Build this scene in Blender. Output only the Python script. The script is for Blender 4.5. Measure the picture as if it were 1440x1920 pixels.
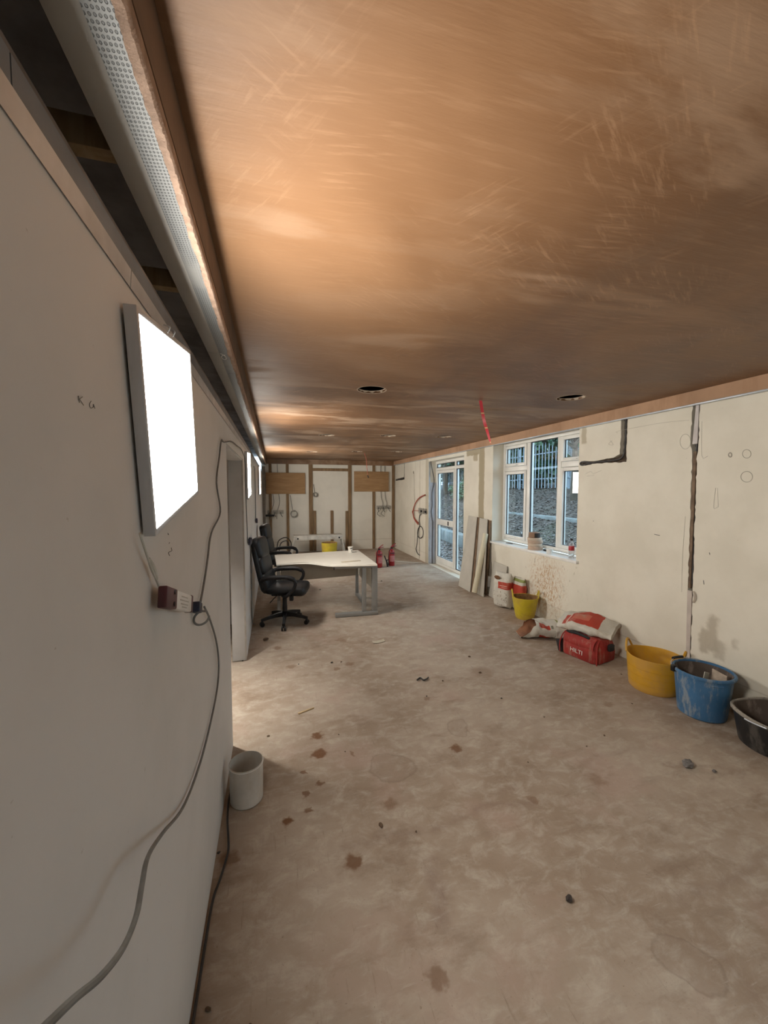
import bpy, bmesh, math, random
from mathutils import Vector, Matrix, noise
for o in list(bpy.data.objects): bpy.data.objects.remove(o)
S = bpy.context.scene
COL = S.collection
PI = math.pi
R = math.radians

# ------------------------------------------------------------------ camera
F_PX, CAM_H = 735.0, 1.70
PITCH, YAW = R(3.2705), R(15.7046)
cam = bpy.data.cameras.new('camera'); camo = bpy.data.objects.new('camera', cam); COL.objects.link(camo)
cam.sensor_fit = 'HORIZONTAL'; cam.sensor_width = 36.0; cam.lens = F_PX / 1440 * 36
cam.clip_start = 0.02; cam.clip_end = 300
camo.location = (0, 0, CAM_H); camo.rotation_euler = (PI / 2 - PITCH, 0, -YAW)
S.camera = camo

# ------------------------------------------------------------------ sky, exposure
w = bpy.data.worlds.new('sky'); S.world = w; w.use_nodes = True
bg = w.node_tree.nodes['Background']
bg.inputs[0].default_value = (0.62, 0.82, 1.0, 1); bg.inputs[1].default_value = 2.3
S.view_settings.view_transform = 'Standard'; S.view_settings.look = 'None'
S.view_settings.gamma = 1.0; S.view_settings.use_curve_mapping = False
S.view_settings.exposure = 0.85
LED = (1.0, 0.95, 0.865); LED_STRENGTH = 36.0

# survey of the photograph: image point -> point on a known plane of the room
_f = Vector((math.sin(YAW) * math.cos(PITCH), math.cos(YAW) * math.cos(PITCH), -math.sin(PITCH)))
_r = Vector((math.cos(YAW), -math.sin(YAW), 0)); _u = _r.cross(_f); _c = Vector((0, 0, CAM_H))
def _ray(u, v): return _f + _r * ((u - 720) / F_PX) + _u * ((960 - v) / F_PX)
def on_x(u, v, x): d = _ray(u, v); return _c + d * (x / d.x)
def on_y(u, v, y): d = _ray(u, v); return _c + d * (y / d.y)
def on_z(u, v, z=0.0): d = _ray(u, v); return _c + d * ((z - CAM_H) / d.z)

# room sizes
XL, XR, YB, YF = -0.285, 3.39, 10.9, -1.8
ZC = 2.51

# ------------------------------------------------------------------ material helpers
MATS = {}
class N:
    def __init__(s, name):
        s.m = bpy.data.materials.new(name); s.m.use_nodes = True
        s.t = s.m.node_tree; s.t.nodes.clear()
        s.out = s.new('ShaderNodeOutputMaterial')
        s.p = s.new('ShaderNodeBsdfPrincipled'); s.link(s.p.outputs[0], s.out.inputs[0])
        s.tc = s.new('ShaderNodeTexCoord'); s.co = s.tc.outputs['Object']
    def new(s, k): return s.t.nodes.new(k)
    def link(s, a, b): s.t.links.new(a, b)
    def val(s, sock, v):
        if hasattr(v, 'is_linked') or hasattr(v, 'links'): s.link(v, sock)
        else: sock.default_value = v
    def noise(s, scale, detail=4, rough=.55, co=None, dist=0.0):
        n = s.new('ShaderNodeTexNoise'); s.link(co or s.co, n.inputs['Vector'])
        n.inputs['Scale'].default_value = scale; n.inputs['Detail'].default_value = detail
        n.inputs['Roughness'].default_value = rough; n.inputs['Distortion'].default_value = dist
        return n.outputs[0]
    def noisec(s, scale, detail=2):
        n = s.new('ShaderNodeTexNoise'); s.link(s.co, n.inputs['Vector'])
        n.inputs['Scale'].default_value = scale; n.inputs['Detail'].default_value = detail
        return n.outputs[1]
    def mapping(s, scale=(1, 1, 1), rot=(0, 0, 0), loc=(0, 0, 0), co=None):
        n = s.new('ShaderNodeMapping'); s.link(co or s.co, n.inputs[0])
        n.inputs['Scale'].default_value = scale; n.inputs['Rotation'].default_value = rot; n.inputs['Location'].default_value = loc
        return n.outputs[0]
    def ramp(s, fac, a, b, va=0.0, vb=1.0):
        n = s.new('ShaderNodeMapRange'); n.interpolation_type = 'SMOOTHSTEP'
        s.val(n.inputs[0], fac); n.inputs[1].default_value = a; n.inputs[2].default_value = b
        n.inputs[3].default_value = va; n.inputs[4].default_value = vb
        return n.outputs[0]
    def mix(s, fac, a, b, mode='MIX'):
        n = s.new('ShaderNodeMix'); n.data_type = 'RGBA'; n.blend_type = mode
        s.val(n.inputs[0], fac)
        for k, v in ((6, a), (7, b)):
            if isinstance(v, tuple): n.inputs[k].default_value = (*v[:3], 1)
            else: s.link(v, n.inputs[k])
        return n.outputs[2]
    def math(s, op, a, b=0.0):
        n = s.new('ShaderNodeMath'); n.operation = op
        s.val(n.inputs[0], a); s.val(n.inputs[1], b); return n.outputs[0]
    def vmath(s, op, a, b):
        n = s.new('ShaderNodeVectorMath'); n.operation = op
        for i, v in enumerate((a, b)):
            if isinstance(v, tuple): n.inputs[i].default_value = v
            else: s.link(v, n.inputs[i])
        return n.outputs[1] if op in ('DISTANCE', 'LENGTH') else n.outputs[0]
    def xyz(s, co=None):
        n = s.new('ShaderNodeSeparateXYZ'); s.link(co or s.co, n.inputs[0]); return n.outputs
    def warped(s, scale, amt, detail=3):
        c = s.noisec(scale, detail)
        d = s.vmath('SUBTRACT', c, (.5, .5, .5)); d2 = s.vmath('MULTIPLY', d, (amt, amt, amt))
        return s.vmath('ADD', s.co, d2)
    def band(s, v, a, b, soft):
        lo = s.ramp(v, a - soft, a + soft); hi = s.ramp(v, b - soft, b + soft, 1, 0)
        return s.math('MULTIPLY', lo, hi)
    def box2(s, va, a0, a1, vb, b0, b1, soft):
        return s.math('MULTIPLY', s.band(va, a0, a1, soft), s.band(vb, b0, b1, soft))
    def bump(s, h, strength=.3, dist=.01):
        n = s.new('ShaderNodeBump'); s.link(h, n.inputs['Height'])
        n.inputs['Strength'].default_value = strength; n.inputs['Distance'].default_value = dist
        s.link(n.outputs[0], s.p.inputs['Normal'])
    def base(s, c):
        if isinstance(c, tuple): s.p.inputs['Base Color'].default_value = (*c[:3], 1)
        else: s.link(c, s.p.inputs['Base Color'])
    def rough(s, r): s.val(s.p.inputs['Roughness'], r)

def plain(name, col, rough=.5, var=.12, scale=12, bump=.05, metal=0.0, dust=None, dustamt=.5, spec=.5):
    """painted / plastic / metal / fabric surface with a little tonal wear"""
    if name in MATS: return MATS[name]
    n = N(name)
    c = n.mix(n.ramp(n.noise(scale, 5), .3, .7), tuple(v * (1 - var) for v in col), tuple(min(1, v * (1 + var)) for v in col))
    if dust:
        c = n.mix(n.ramp(n.noise(scale * .6, 6, .7, n.mapping((1, 1, 1), loc=(3, 7, 1))), .5, .72, 0, dustamt), c, dust)
    n.base(c); n.rough(rough); n.p.inputs['Metallic'].default_value = metal
    n.p.inputs['Specular IOR Level'].default_value = spec
    if bump: n.bump(n.noise(scale * 6, 4), bump, .004)
    MATS[name] = n.m; return n.m

def m_dirty(name, col, dirt, amt=.55, sc=7, rough=.5):
    n = N(name); c = n.mix(n.ramp(n.noise(sc, 4), .3, .7), tuple(v * .8 for v in col), col)
    st = n.noise(1.0, 7, .7, n.mapping((sc * 2.2, sc * 2.2, sc * .6))); c = n.mix(n.ramp(st, .50, .66, 0, amt), c, dirt)
    n.base(c); n.rough(rough); n.bump(st, .12, .004); return n.m
# ------------------------------------------------------------------ mesh helpers
def frame_from(d):
    d = d.normalized(); a = Vector((0, 0, 1)) if abs(d.z) < .9 else Vector((1, 0, 0))
    x = a.cross(d).normalized(); return x, d.cross(x)
def spline(pts, n=8):
    P = [Vector(p) for p in pts]; out = []
    for i in range(len(P) - 1):
        p0 = P[i - 1] if i else P[0] * 2 - P[1]; p1, p2 = P[i], P[i + 1]
        p3 = P[i + 2] if i + 2 < len(P) else P[-1] * 2 - P[-2]
        for k in range(n):
            t = k / n
            out.append(.5 * ((2 * p1) + (p2 - p0) * t + (2 * p0 - 5 * p1 + 4 * p2 - p3) * t * t + (3 * p1 - p0 - 3 * p2 + p3) * t ** 3))
    out.append(P[-1]); return out
class B:
    def __init__(s): s.bm = bmesh.new()
    def box(s, c, size, rot=None, bev=0.0, seg=2):
        g = bmesh.ops.create_cube(s.bm, size=1.0); vs = g['verts']
        M = Matrix.Translation(Vector(c)) @ (rot.to_4x4() if rot else Matrix()) @ Matrix.Diagonal((*size, 1))
        bmesh.ops.transform(s.bm, matrix=M, verts=vs)
        if bev:
            es = list({e for v in vs for e in v.link_edges})
            bmesh.ops.bevel(s.bm, geom=es, offset=bev, segments=seg, affect='EDGES', profile=.5)
        return s
    def bb(s, x0, x1, y0, y1, z0, z1, bev=0.0):
        return s.box(((x0 + x1) / 2, (y0 + y1) / 2, (z0 + z1) / 2), (x1 - x0, y1 - y0, z1 - z0), None, bev)
    def ring_loft(s, rings, cap=True, closed=True):
        R_ = [[s.bm.verts.new(p) for p in r] for r in rings]; n = len(R_[0])
        for a, b in zip(R_, R_[1:]):
            for i in range(n if closed else n - 1):
                j = (i + 1) % n
                try: s.bm.faces.new((a[i], a[j], b[j], b[i]))
                except ValueError: pass
        if cap and closed:
            s.bm.faces.new(list(reversed(R_[0]))); s.bm.faces.new(R_[-1])
        return s
    def tube(s, pts, r, n=8, smooth=0, cap=True):
        P = spline(pts, smooth) if smooth else [Vector(p) for p in pts]
        rr = r if callable(r) else (lambda t: r)
        rings = []; x = None
        for i, p in enumerate(P):
            d = (P[min(i + 1, len(P) - 1)] - P[max(i - 1, 0)])
            if d.length < 1e-7: d = Vector((0, 0, 1))
            d.normalize()
            if x is None: x, y = frame_from(d)
            else:
                x = (x - d * x.dot(d)); x = x.normalized() if x.length > 1e-5 else frame_from(d)[0]; y = d.cross(x)
            q = rr(i / max(1, len(P) - 1))
            rings.append([p + x * q * math.cos(2 * PI * k / n) + y * q * math.sin(2 * PI * k / n) for k in range(n)])
        return s.ring_loft(rings, cap)
    def lathe(s, prof, n=32, c=(0, 0, 0), fn=None):
        """prof: list of (r, z); fn(angle, r, z) -> (r, z) may deform"""
        c = Vector(c); rings = []
        for r, z in prof:
            ring = []
            for k in range(n):
                a = 2 * PI * k / n; q, h = (fn(a, r, z) if fn else (r, z))
                ring.append(c + Vector((q * math.cos(a), q * math.sin(a), h)))
            rings.append(ring)
        return s.ring_loft(rings, True)
    def prism(s, pts, z0, z1, M=None):
        a = [Vector((p[0], p[1], z0)) for p in pts]; b = [Vector((p[0], p[1], z1)) for p in pts]
        if M: a = [M @ v for v in a]; b = [M @ v for v in b]
        va = [s.bm.verts.new(v) for v in a]; vb = [s.bm.verts.new(v) for v in b]; n = len(va)
        s.bm.faces.new(list(reversed(va))); s.bm.faces.new(vb)
        for i in range(n):
            j = (i + 1) % n; s.bm.faces.new((va[i], va[j], vb[j], vb[i]))
        return s
    def grid(s, fn, nu, nv):
        V = [[s.bm.verts.new(fn(i / nu, j / nv)) for j in range(nv + 1)] for i in range(nu + 1)]
        for i in range(nu):
            for j in range(nv):
                s.bm.faces.new((V[i][j], V[i + 1][j], V[i + 1][j + 1], V[i][j + 1]))
        return s
    def sheet(s, outer, holes, fn, depths):
        """flat sheet with holes; fn(a, b, d) -> 3D; each hole gets side walls of its own depth; negative depth = blind (with a floor)"""
        loops = []; edges = []
        for lp in [outer] + holes:
            vs = [s.bm.verts.new(fn(a, b, 0)) for a, b in lp]; loops.append(vs)
            edges += [s.bm.edges.new((vs[i], vs[(i + 1) % len(vs)])) for i in range(len(vs))]
        bmesh.ops.triangle_fill(s.bm, use_beauty=True, use_dissolve=False, edges=edges)
        for lp, vs, d in zip(holes, loops[1:], depths):
            b = [s.bm.verts.new(fn(p[0], p[1], abs(d))) for p in lp]; n = len(vs); be = []
            for i in range(n):
                j = (i + 1) % n; s.bm.faces.new((vs[i], vs[j], b[j], b[i]))
                if d < 0: be.append(s.bm.edges.get((b[i], b[j])))
            if d < 0: bmesh.ops.triangle_fill(s.bm, use_beauty=True, use_dissolve=False, edges=be)
        return s
    def jitter(s, amp, freq=8.0, seed=0):
        for v in s.bm.verts:
            v.co += noise.noise_vector(v.co * freq + Vector((seed, seed * .7, 0))) * amp
        return s
    def done(s, name, mat, parent=None, smooth=35, recalc=True):
        if recalc: bmesh.ops.recalc_face_normals(s.bm, faces=s.bm.faces)
        me = bpy.data.meshes.new(name); s.bm.to_mesh(me); s.bm.free()
        if smooth is not None:
            me.shade_smooth()
            if smooth < 180: me.set_sharp_from_angle(angle=R(smooth))
        o = bpy.data.objects.new(name, me); COL.objects.link(o)
        if mat: me.materials.append(mat)
        if parent: o.parent = parent
        return o
def tag(o, label, cat=None, group=None, kind=None):
    o['label'] = label
    if cat: o['category'] = cat
    if group: o['group'] = group
    if kind: o['kind'] = kind
    return o
def thing(name, label, cat, loc=(0, 0, 0), rz=0.0, group=None, kind=None):
    o = bpy.data.objects.new(name, None); COL.objects.link(o); o.empty_display_size = .05
    o.location = loc; o.rotation_euler = (0, 0, rz); return tag(o, label, cat, group, kind)
def copy_tree(o, parent=None):
    c = o.copy(); COL.objects.link(c)
    if parent: c.parent = parent
    for ch in list(o.children): copy_tree(ch, c)
    return c
def lettering(txt, size, mat, parent, M, name='lettering', depth=.0008):
    cu = bpy.data.curves.new('tmp', 'FONT'); cu.body = txt; cu.size = size; cu.align_x = 'CENTER'; cu.align_y = 'CENTER'; cu.extrude = depth; cu.resolution_u = 3
    t = bpy.data.objects.new('tmp', cu); COL.objects.link(t)
    dg = bpy.context.evaluated_depsgraph_get(); me = bpy.data.meshes.new_from_object(t.evaluated_get(dg))
    bpy.data.objects.remove(t); me.name = name; me.transform(M); me.materials.clear(); me.materials.append(mat)
    o = bpy.data.objects.new(name, me); COL.objects.link(o); o.parent = parent; return o

# ------------------------------------------------------------------ surfaces
def m_floor():
    n = N('dusty_concrete'); X = n.xyz()
    big = n.noise(.9, 6, .6, n.warped(1.3, .5)); mid = n.noise(8.0, 10, .72, n.mapping((1, 1.5, 1), (0, 0, R(25))), .5); fine = n.noise(38, 6, .7)
    c = n.mix(n.ramp(big, .32, .68), (.29, .215, .155), (.42, .345, .275))
    c = n.mix(n.ramp(mid, .42, .72, 0, .7), c, (.52, .46, .385))
    pink = n.noise(1.7, 5, .6, n.mapping((1, 1, 1), loc=(5, 2, 0)))
    c = n.mix(n.ramp(pink, .52, .70, 0, .5), c, (.41, .29, .235))
    c = n.mix(n.ramp(fine, .58, .75, 0, .35), c, (.20, .15, .11))
    # brushed streaks running across the room
    st = n.noise(1.0, 5, .65, n.mapping((3.0, 14, 1), (0, 0, R(20))))
    c = n.mix(n.ramp(st, .55, .75, 0, .4), c, (.23, .17, .125))
    wc = n.warped(26, .075, 5); wc2 = n.warped(4.0, .22, 5)
    # dried brown plaster splats and dark spots
    spots = [(595,1380,.045,1),(598,1413,.055,1),(660,1413,.02,.6),(730,1507,.045,.55),(538,1541,.035,1),(580,1519,.025,.8),(573,1488,.022,.8),
             (600,1469,.025,.8),(665,1617,.048,.9),(855,1403,.04,.9),(570,1447,.02,.8),(632,1254,.04,.6),(655,1245,.05,.6),(800,1310,.03,.5),(905,1260,.12,.35),
             (1120,1462,.05,.35),(820,1835,.04,.6),(430,1610,.05,.7),(545,1250,.05,.5),(1000,1500,.03,.5),(640,1200,.07,.5),(520,1215,.05,.6),(1140,1320,.05,.4)]
    for u, v, r, k in spots:
        p = on_z(u, v); d = n.vmath('DISTANCE', wc, (p.x, p.y, 0))
        c = n.mix(n.ramp(d, r * .55, r * 1.15, k, 0), c, (.16, .075, .032))
    # damp ring outlines
    for u, v, r in [(1288,1812,.10),(735,1435,.13),(860,1367,.09)]:
        p = on_z(u, v); d = n.vmath('DISTANCE', wc2, (p.x, p.y, 0))
        c = n.mix(n.ramp(d, r * .85, r * 1.0, .15, 0), c, (.21, .15, .115))
        rg = n.band(d, r * .9, r * 1.0, r * .06); c = n.mix(n.math('MULTIPLY', rg, .3), c, (.14, .095, .07))
    # old adhesive lines of a removed partition
    for (ua, va, ub, vb, wd, k) in [(805,1600,835,1730,.035,.55),(640,1590,1010,1500,.02,.45),(1270,1690,1440,1590,.018,.4),(905,1500,1440,1300,.012,.25),(1310,1760,1440,1900,.015,.35)]:
        a = on_z(ua, va); b = on_z(ub, vb); d = (b - a); L = d.length; d.normalize()
        rel = n.vmath('SUBTRACT', wc2, (a.x, a.y, 0))
        dot = n.new('ShaderNodeVectorMath'); dot.operation = 'DOT_PRODUCT'; n.link(rel, dot.inputs[0]); dot.inputs[1].default_value = d
        dn = n.new('ShaderNodeVectorMath'); dn.operation = 'DOT_PRODUCT'; n.link(rel, dn.inputs[0]); dn.inputs[1].default_value = (-d.y, d.x, 0)
        m = n.box2(dot.outputs['Value'], 0, L, dn.outputs['Value'], -wd, wd, .03)
        c = n.mix(n.math('MULTIPLY', n.math('MULTIPLY', m, k * .8), n.ramp(n.noise(12, 5, .7), .35, .6, .2, 1)), c, (.20, .13, .105))
    grit = n.noise(90, 3, .6); c = n.mix(n.ramp(grit, .66, .74, 0, .55), c, (.11, .075, .05))
    scr = n.noise(1.0, 6, .7, n.mapping((60, 5, 1), (0, 0, R(55)))); c = n.mix(n.ramp(scr, .60, .70, 0, .4), c, (.17, .12, .085))
    scr2 = n.noise(1.0, 6, .7, n.mapping((7, 70, 1), (0, 0, R(12)))); c = n.mix(n.ramp(scr2, .60, .72, 0, .4), c, (.58, .52, .45))
    dk = n.noise(2.4, 7, .7, n.mapping((1, 1.8, 1), loc=(8, 3, 0))); c = n.mix(n.ramp(dk, .52, .70, 0, .5), c, (.20, .135, .09))
    n.base(c); n.rough(n.ramp(mid, .3, .7, .75, .95))
    n.bump(n.math('ADD', n.math('MULTIPLY', mid, .6), n.math('MULTIPLY', fine, .4)), .35, .012)
    return n.m
def m_plaster():
    """fresh pink-brown skim: damp patches darker and glossier, drying patches paler; trowel ridges"""
    n = N('fresh_skim_plaster')
    damp = n.noise(.55, 5, .55, n.mapping((1.0, .8, 1), loc=(1.3, .4, 0)), .4)
    dry = n.noise(1.1, 6, .6, n.mapping((.7, 2.2, 1), loc=(4, 1, 0)), .5)
    c = n.mix(n.ramp(damp, .35, .65), (.125, .060, .026), (.245, .132, .066))
    c = n.mix(n.ramp(dry, .53, .66, 0, .5), c, (.30, .195, .125))
    str_ = n.noise(1.0, 4, .6, n.mapping((5, 55, 1), (0, 0, R(8))))
    c = n.mix(n.ramp(str_, .5, .75, 0, .2), c, (.32, .19, .11))
    X = n.xyz()
    band_ = n.noise(1.0, 5, .6, n.mapping((1.1, 3.4, 1), (0, 0, R(-4)), (2.2, .7, 0)), .7)
    c = n.mix(n.math('MULTIPLY', n.ramp(band_, .50, .64, 0, .75), n.ramp(X[1], 2.4, 4.2, .15, 1)), c, (.33, .225, .15))
    c = n.mix(n.math('MULTIPLY', n.ramp(band_, .36, .48, .55, 0), n.ramp(X[1], 2.0, 3.2, .1, 1)), c, (.10, .052, .026))
    for ang, off_, sc_ in ((-32, (3, 1, 0), (9, 75, 1)), (58, (7, 4, 0), (10, 70, 1)), (10, (1, 9, 0), (6, 80, 1))):
        sc2 = n.noise(1.0, 4, .6, n.mapping(sc_, (0, 0, 0), off_, n.mapping((1, 1, 1), (0, 0, R(ang))))); msk = n.noise(2.6, 3, .5, n.mapping((1, 1, 1), loc=off_))
        c = n.mix(n.math('MULTIPLY', n.ramp(sc2, .52, .70, 0, .30), n.ramp(msk, .50, .66)), c, (.36, .215, .125))
    # board joint bands left damp
    for a in (1.25,):
        c = n.mix(n.math('MULTIPLY', n.band(n.xyz(n.warped(2, .12))[0], a - .05, a + .05, .05), .4), c, (.115, .060, .030))
    n.base(c)
    n.rough(n.math('ADD', n.ramp(damp, .35, .65, .44, .58), n.ramp(dry, .54, .68, 0, .18)))
    n.p.inputs['Specular IOR Level'].default_value = .36
    tr = n.noise(1.0, 5, .6, n.mapping((6, 38, 1), (0, 0, R(-25)))); lo = n.noise(2.2, 3, .5)
    n.bump(n.math('ADD', n.math('MULTIPLY', tr, .35), n.math('ADD', n.math('MULTIPLY', lo, .9), n.math('MULTIPLY', str_, .25))), .30, .012)
    return n.m
def m_white_wall(name, col, col2, marks=()):
    n = N(name)
    c = n.mix(n.ramp(n.noise(1.6, 6, .6), .35, .65), col, col2)
    sp = n.noise(46, 3, .6); c = n.mix(n.ramp(sp, .70, .76, 0, .35), c, (.32, .27, .2))
    n.base(c); n.rough(.72); n.bump(n.noise(60, 5), .06, .004)
    return n
def m_right_wall():
    n = m_white_wall('cream_painted_plaster', (.67, .625, .525), (.745, .70, .60)); c = n.p.inputs['Base Color'].links[0].from_socket
    W = n.xyz(n.warped(9, .05, 4)); V = n.xyz(n.warped(16, .075, 4)); y, z = W[1], W[2]
    tan = (.36, .30, .195)
    for y0, y1, z0, z1, k in [(5.87, 6.05, -.1, 2.6, .95), (6.05, 6.5, 2.30, 2.6, .9), (6.1, 6.25, 2.2, 2.34, .8), (3.66, 3.73, 2.22, 2.6, .7), (8.33, 8.50, -.1, 2.6, .55),
                              (8.84, 8.90, .0, 2.5, .35), (9.16, 9.2, 0, 2.4, .2)]:
        c = n.mix(n.math('MULTIPLY', n.box2(y, y0, y1, z, z0, z1, .012), k), c, tan)
    # filled, unsanded patches low on the wall
    for y0, y1, z0, z1, k in [(2.23, 2.30, .40, .68, .75), (2.29, 2.36, .36, .56, .75), (2.18, 2.25, .34, .5, .6), (2.095, 2.12, .47, .56, .6)]:
        c = n.mix(n.math('MULTIPLY', n.box2(V[1], y0, y1, V[2], z0, z1, .022), k), c, (.40, .345, .26))
    # orange-brown mixing splashes behind the small yellow tub
    sp = n.noise(42, 7, .75, n.mapping((1, 1.2, .6))); d = n.vmath('DISTANCE', n.mapping((1, 1, .8), co=n.co), (XR, 4.30, .36))
    m = n.math('MULTIPLY', n.ramp(sp, .47, .60), n.ramp(d, .08, .50, .9, 0)); c = n.mix(m, c, (.44, .22, .06))
    m2 = n.math('MULTIPLY', n.ramp(n.noise(22, 5, .7, n.mapping((1, 1, .5), loc=(2, 9, 4))), .60, .68), n.ramp(d, .3, 1.0, .5, 0)); c = n.mix(m2, c, (.22, .17, .10))
    # skirting line left by the removed skirting board
    c = n.mix(n.math('MULTIPLY', n.band(n.xyz(n.warped(6, .015))[2], .215, .225, .004), .35), c, (.35, .30, .22))
    n.base(c); return n.m
M_FLOOR = m_floor(); M_CEIL = m_plaster(); M_RIGHT = m_right_wall()
M_LEFT = m_white_wall('white_painted_lining', (.66, .645, .62), (.72, .70, .675)).m
def m_back():
    n = m_white_wall('white_back_lining', (.66, .63, .555), (.735, .70, .62)); c = n.p.inputs['Base Color'].links[0].from_socket
    W = n.xyz(n.warped(5, .02)); c = n.mix(n.math('MULTIPLY', n.band(W[2], .27, .285, .006), .4), c, (.35, .3, .22))
    n.base(c); return n.m
M_BACK = m_back()
M_DARKGAP = plain('raw_chase_masonry', (.075, .052, .035), .95, .5, 25, .5)
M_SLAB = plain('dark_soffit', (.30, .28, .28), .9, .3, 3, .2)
M_STEEL = plain('galvanised_steel', (.46, .50, .54), .38, .12, 9, .04, .35)
M_BOARD = plain('ivory_plasterboard', (.46, .45, .42), .6, .06, 5, .05)
M_GREYBOARD = plain('grey_jamb_lining', (.50, .50, .50), .6, .06, 4, .04)
M_UPVC = plain('white_upvc', (.78, .77, .73), .32, .04, 6, 0)
M_GASKET = plain('black_gasket', (.02, .022, .028), .6, .2, 20, 0)
M_WHITE = plain('white_plastic', (.78, .77, .74), .4, .05, 10, .02)
M_BLACKP = plain('black_plastic', (.011, .011, .013), .45, .3, 20, .03, spec=.35)
M_CABLE = plain('grey_cable_sheath', (.16, .165, .16), .5, .15, 30, 0)
M_CABLED = plain('dark_cable_sheath', (.035, .033, .033), .5, .2, 30, 0)
M_CABLEW = plain('pale_cable_sheath', (.55, .55, .5), .5, .1, 30, 0)
M_CABLER = plain('red_cable_sheath', (.36, .07, .04), .5, .2, 30, 0)
M_TWIN = plain('twin_earth_sheath', (.26, .245, .215), .5, .15, 30, 0)
def m_timber(name, a, b, sc=(14, 14, 1.2)):
    n = N(name); g = n.noise(1.6, 6, .6, n.mapping(sc), 1.2)
    n.base(n.mix(n.ramp(g, .3, .7), a, b)); n.rough(.75); n.bump(g, .15, .004); MATS[name] = n.m; return n.m
M_BATTEN = m_timber('brown_batten_timber', (.155, .09, .042), (.28, .18, .09))
M_PLY = m_timber('plywood_face', (.30, .17, .075), (.40, .245, .12), (1.0, 5, 9))
M_PINE = m_timber('pale_sawn_pine', (.42, .30, .16), (.55, .42, .25))
def glass():
    n = N('window_glass'); n.t.nodes.remove(n.p)
    tr = n.new('ShaderNodeBsdfTransparent'); tr.inputs[0].default_value = (.90, .95, .96, 1)
    gl = n.new('ShaderNodeBsdfGlossy'); gl.inputs['Roughness'].default_value = .0; gl.inputs[0].default_value = (1, 1, 1, 1)
    lw = n.new('ShaderNodeLayerWeight'); lw.inputs[0].default_value = .5
    fr = n.math('ADD', n.math('MULTIPLY', n.math('POWER', lw.outputs['Facing'], 5.0), .95), .045)   # Schlick, the same from both sides
    mx = n.new('ShaderNodeMixShader'); n.link(fr, mx.inputs[0]); n.link(tr.outputs[0], mx.inputs[1]); n.link(gl.outputs[0], mx.inputs[2])
    n.link(mx.outputs[0], n.out.inputs[0]); return n.m
M_GLASS = glass()
def emitter(name, col, s):
    n = N(name); n.base((.9, .9, .9)); n.p.inputs['Emission Color'].default_value = (*col, 1); n.p.inputs['Emission Strength'].default_value = s
    return n.m
M_LED = emitter('led_diffuser_lit', LED, LED_STRENGTH)

# ================================================================== SETTING
fl = B().grid(lambda u, v: Vector((-2.2 + u * 5.75, YF + v * (YB - YF), 0)), 4, 8).done('floor', M_FLOOR)
tag(fl, 'bare dusty concrete floor with brown plaster spots', kind='structure')

# ---- left wall (sheet with a doorway), doorway y 2.68..4.05
DY0, DY1, DZ = 2.68, 4.05, 1.995
WL_TOP = 2.128
bm = B()
outer = [(YF, 0), (DY0, 0), (DY0, DZ), (DY1, DZ), (DY1, 0), (YB, 0), (YB, WL_TOP), (YF, WL_TOP)]
TH = .13
fr_ = [bm.bm.verts.new((XL, a, b)) for a, b in outer]; bk_ = [bm.bm.verts.new((XL - TH, a, b)) for a, b in outer]
def fill_loop(bmx, vs):
    es = [bmx.edges.get((vs[i], vs[(i + 1) % len(vs)])) or bmx.edges.new((vs[i], vs[(i + 1) % len(vs)])) for i in range(len(vs))]
    bmesh.ops.triangle_fill(bmx, use_beauty=True, use_dissolve=False, edges=es)
for i in range(8):
    j = (i + 1) % 8; bm.bm.faces.new((fr_[i], fr_[j], bk_[j], bk_[i]))
fill_loop(bm.bm, fr_); fill_loop(bm.bm, bk_)
wl = tag(bm.done('wall_left', M_LEFT, smooth=10), 'white lining wall on the left carrying the lit panels', kind='structure')
jl = B().bb(XL - TH, XL - .004, DY1 - .016, DY1 - .001, 0.01, DZ - .004, .002).done('jamb_lining', M_GREYBOARD, wl); jl['label'] = 'grey board lining the far side of the doorway'
B().bb(XL - .012, XL + .002, DY1 - .018, DY1 + .010, .01, DZ, .001).done('corner_bead', plain('dull_bead', (.42, .40, .37), .5), wl)
jn = B().bb(XL - TH, XL - .004, DY0 + .001, DY0 + .014, 0.01, DZ - .004, .002).done('jamb_lining', M_GREYBOARD, wl)
B().bb(XL - TH, XL - .004, DY0 + .016, DY1 - .018, DZ - .016, DZ - .001, .002).done('head_lining', M_GREYBOARD, wl)
# pencil scribbles on the left wall
M_PENCIL = plain('pencil_graphite', (.17, .16, .15), .8, .1)
M_PENCILF = plain('faint_pencil_graphite', (.44, .41, .35), .8, .1)
def scribble(strokes, plane, parent, off, r=.0012, mat=None):
    b = B()
    for s_ in strokes:
        b.tube([on_x(u, v, plane + off) for u, v in s_], r, 4, 3 if len(s_) > 2 else 0)
    return b.done('pencil_mark', mat or M_PENCIL, parent)
scribble([[(147,742),(149,755)],[(147,750),(155,744)],[(149,748),(157,760)],[(171,752),(168,758),(170,765),(175,763),(175,758),(178,766)]], XL, wl, .0008, .0006)
scribble([[(315,1000),(316,1003)],[(318,1017),(317,1019)],[(321,1027),(322,1033),(316,1036),(318,1042)]], XL, wl, .0008, .0009)

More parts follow.
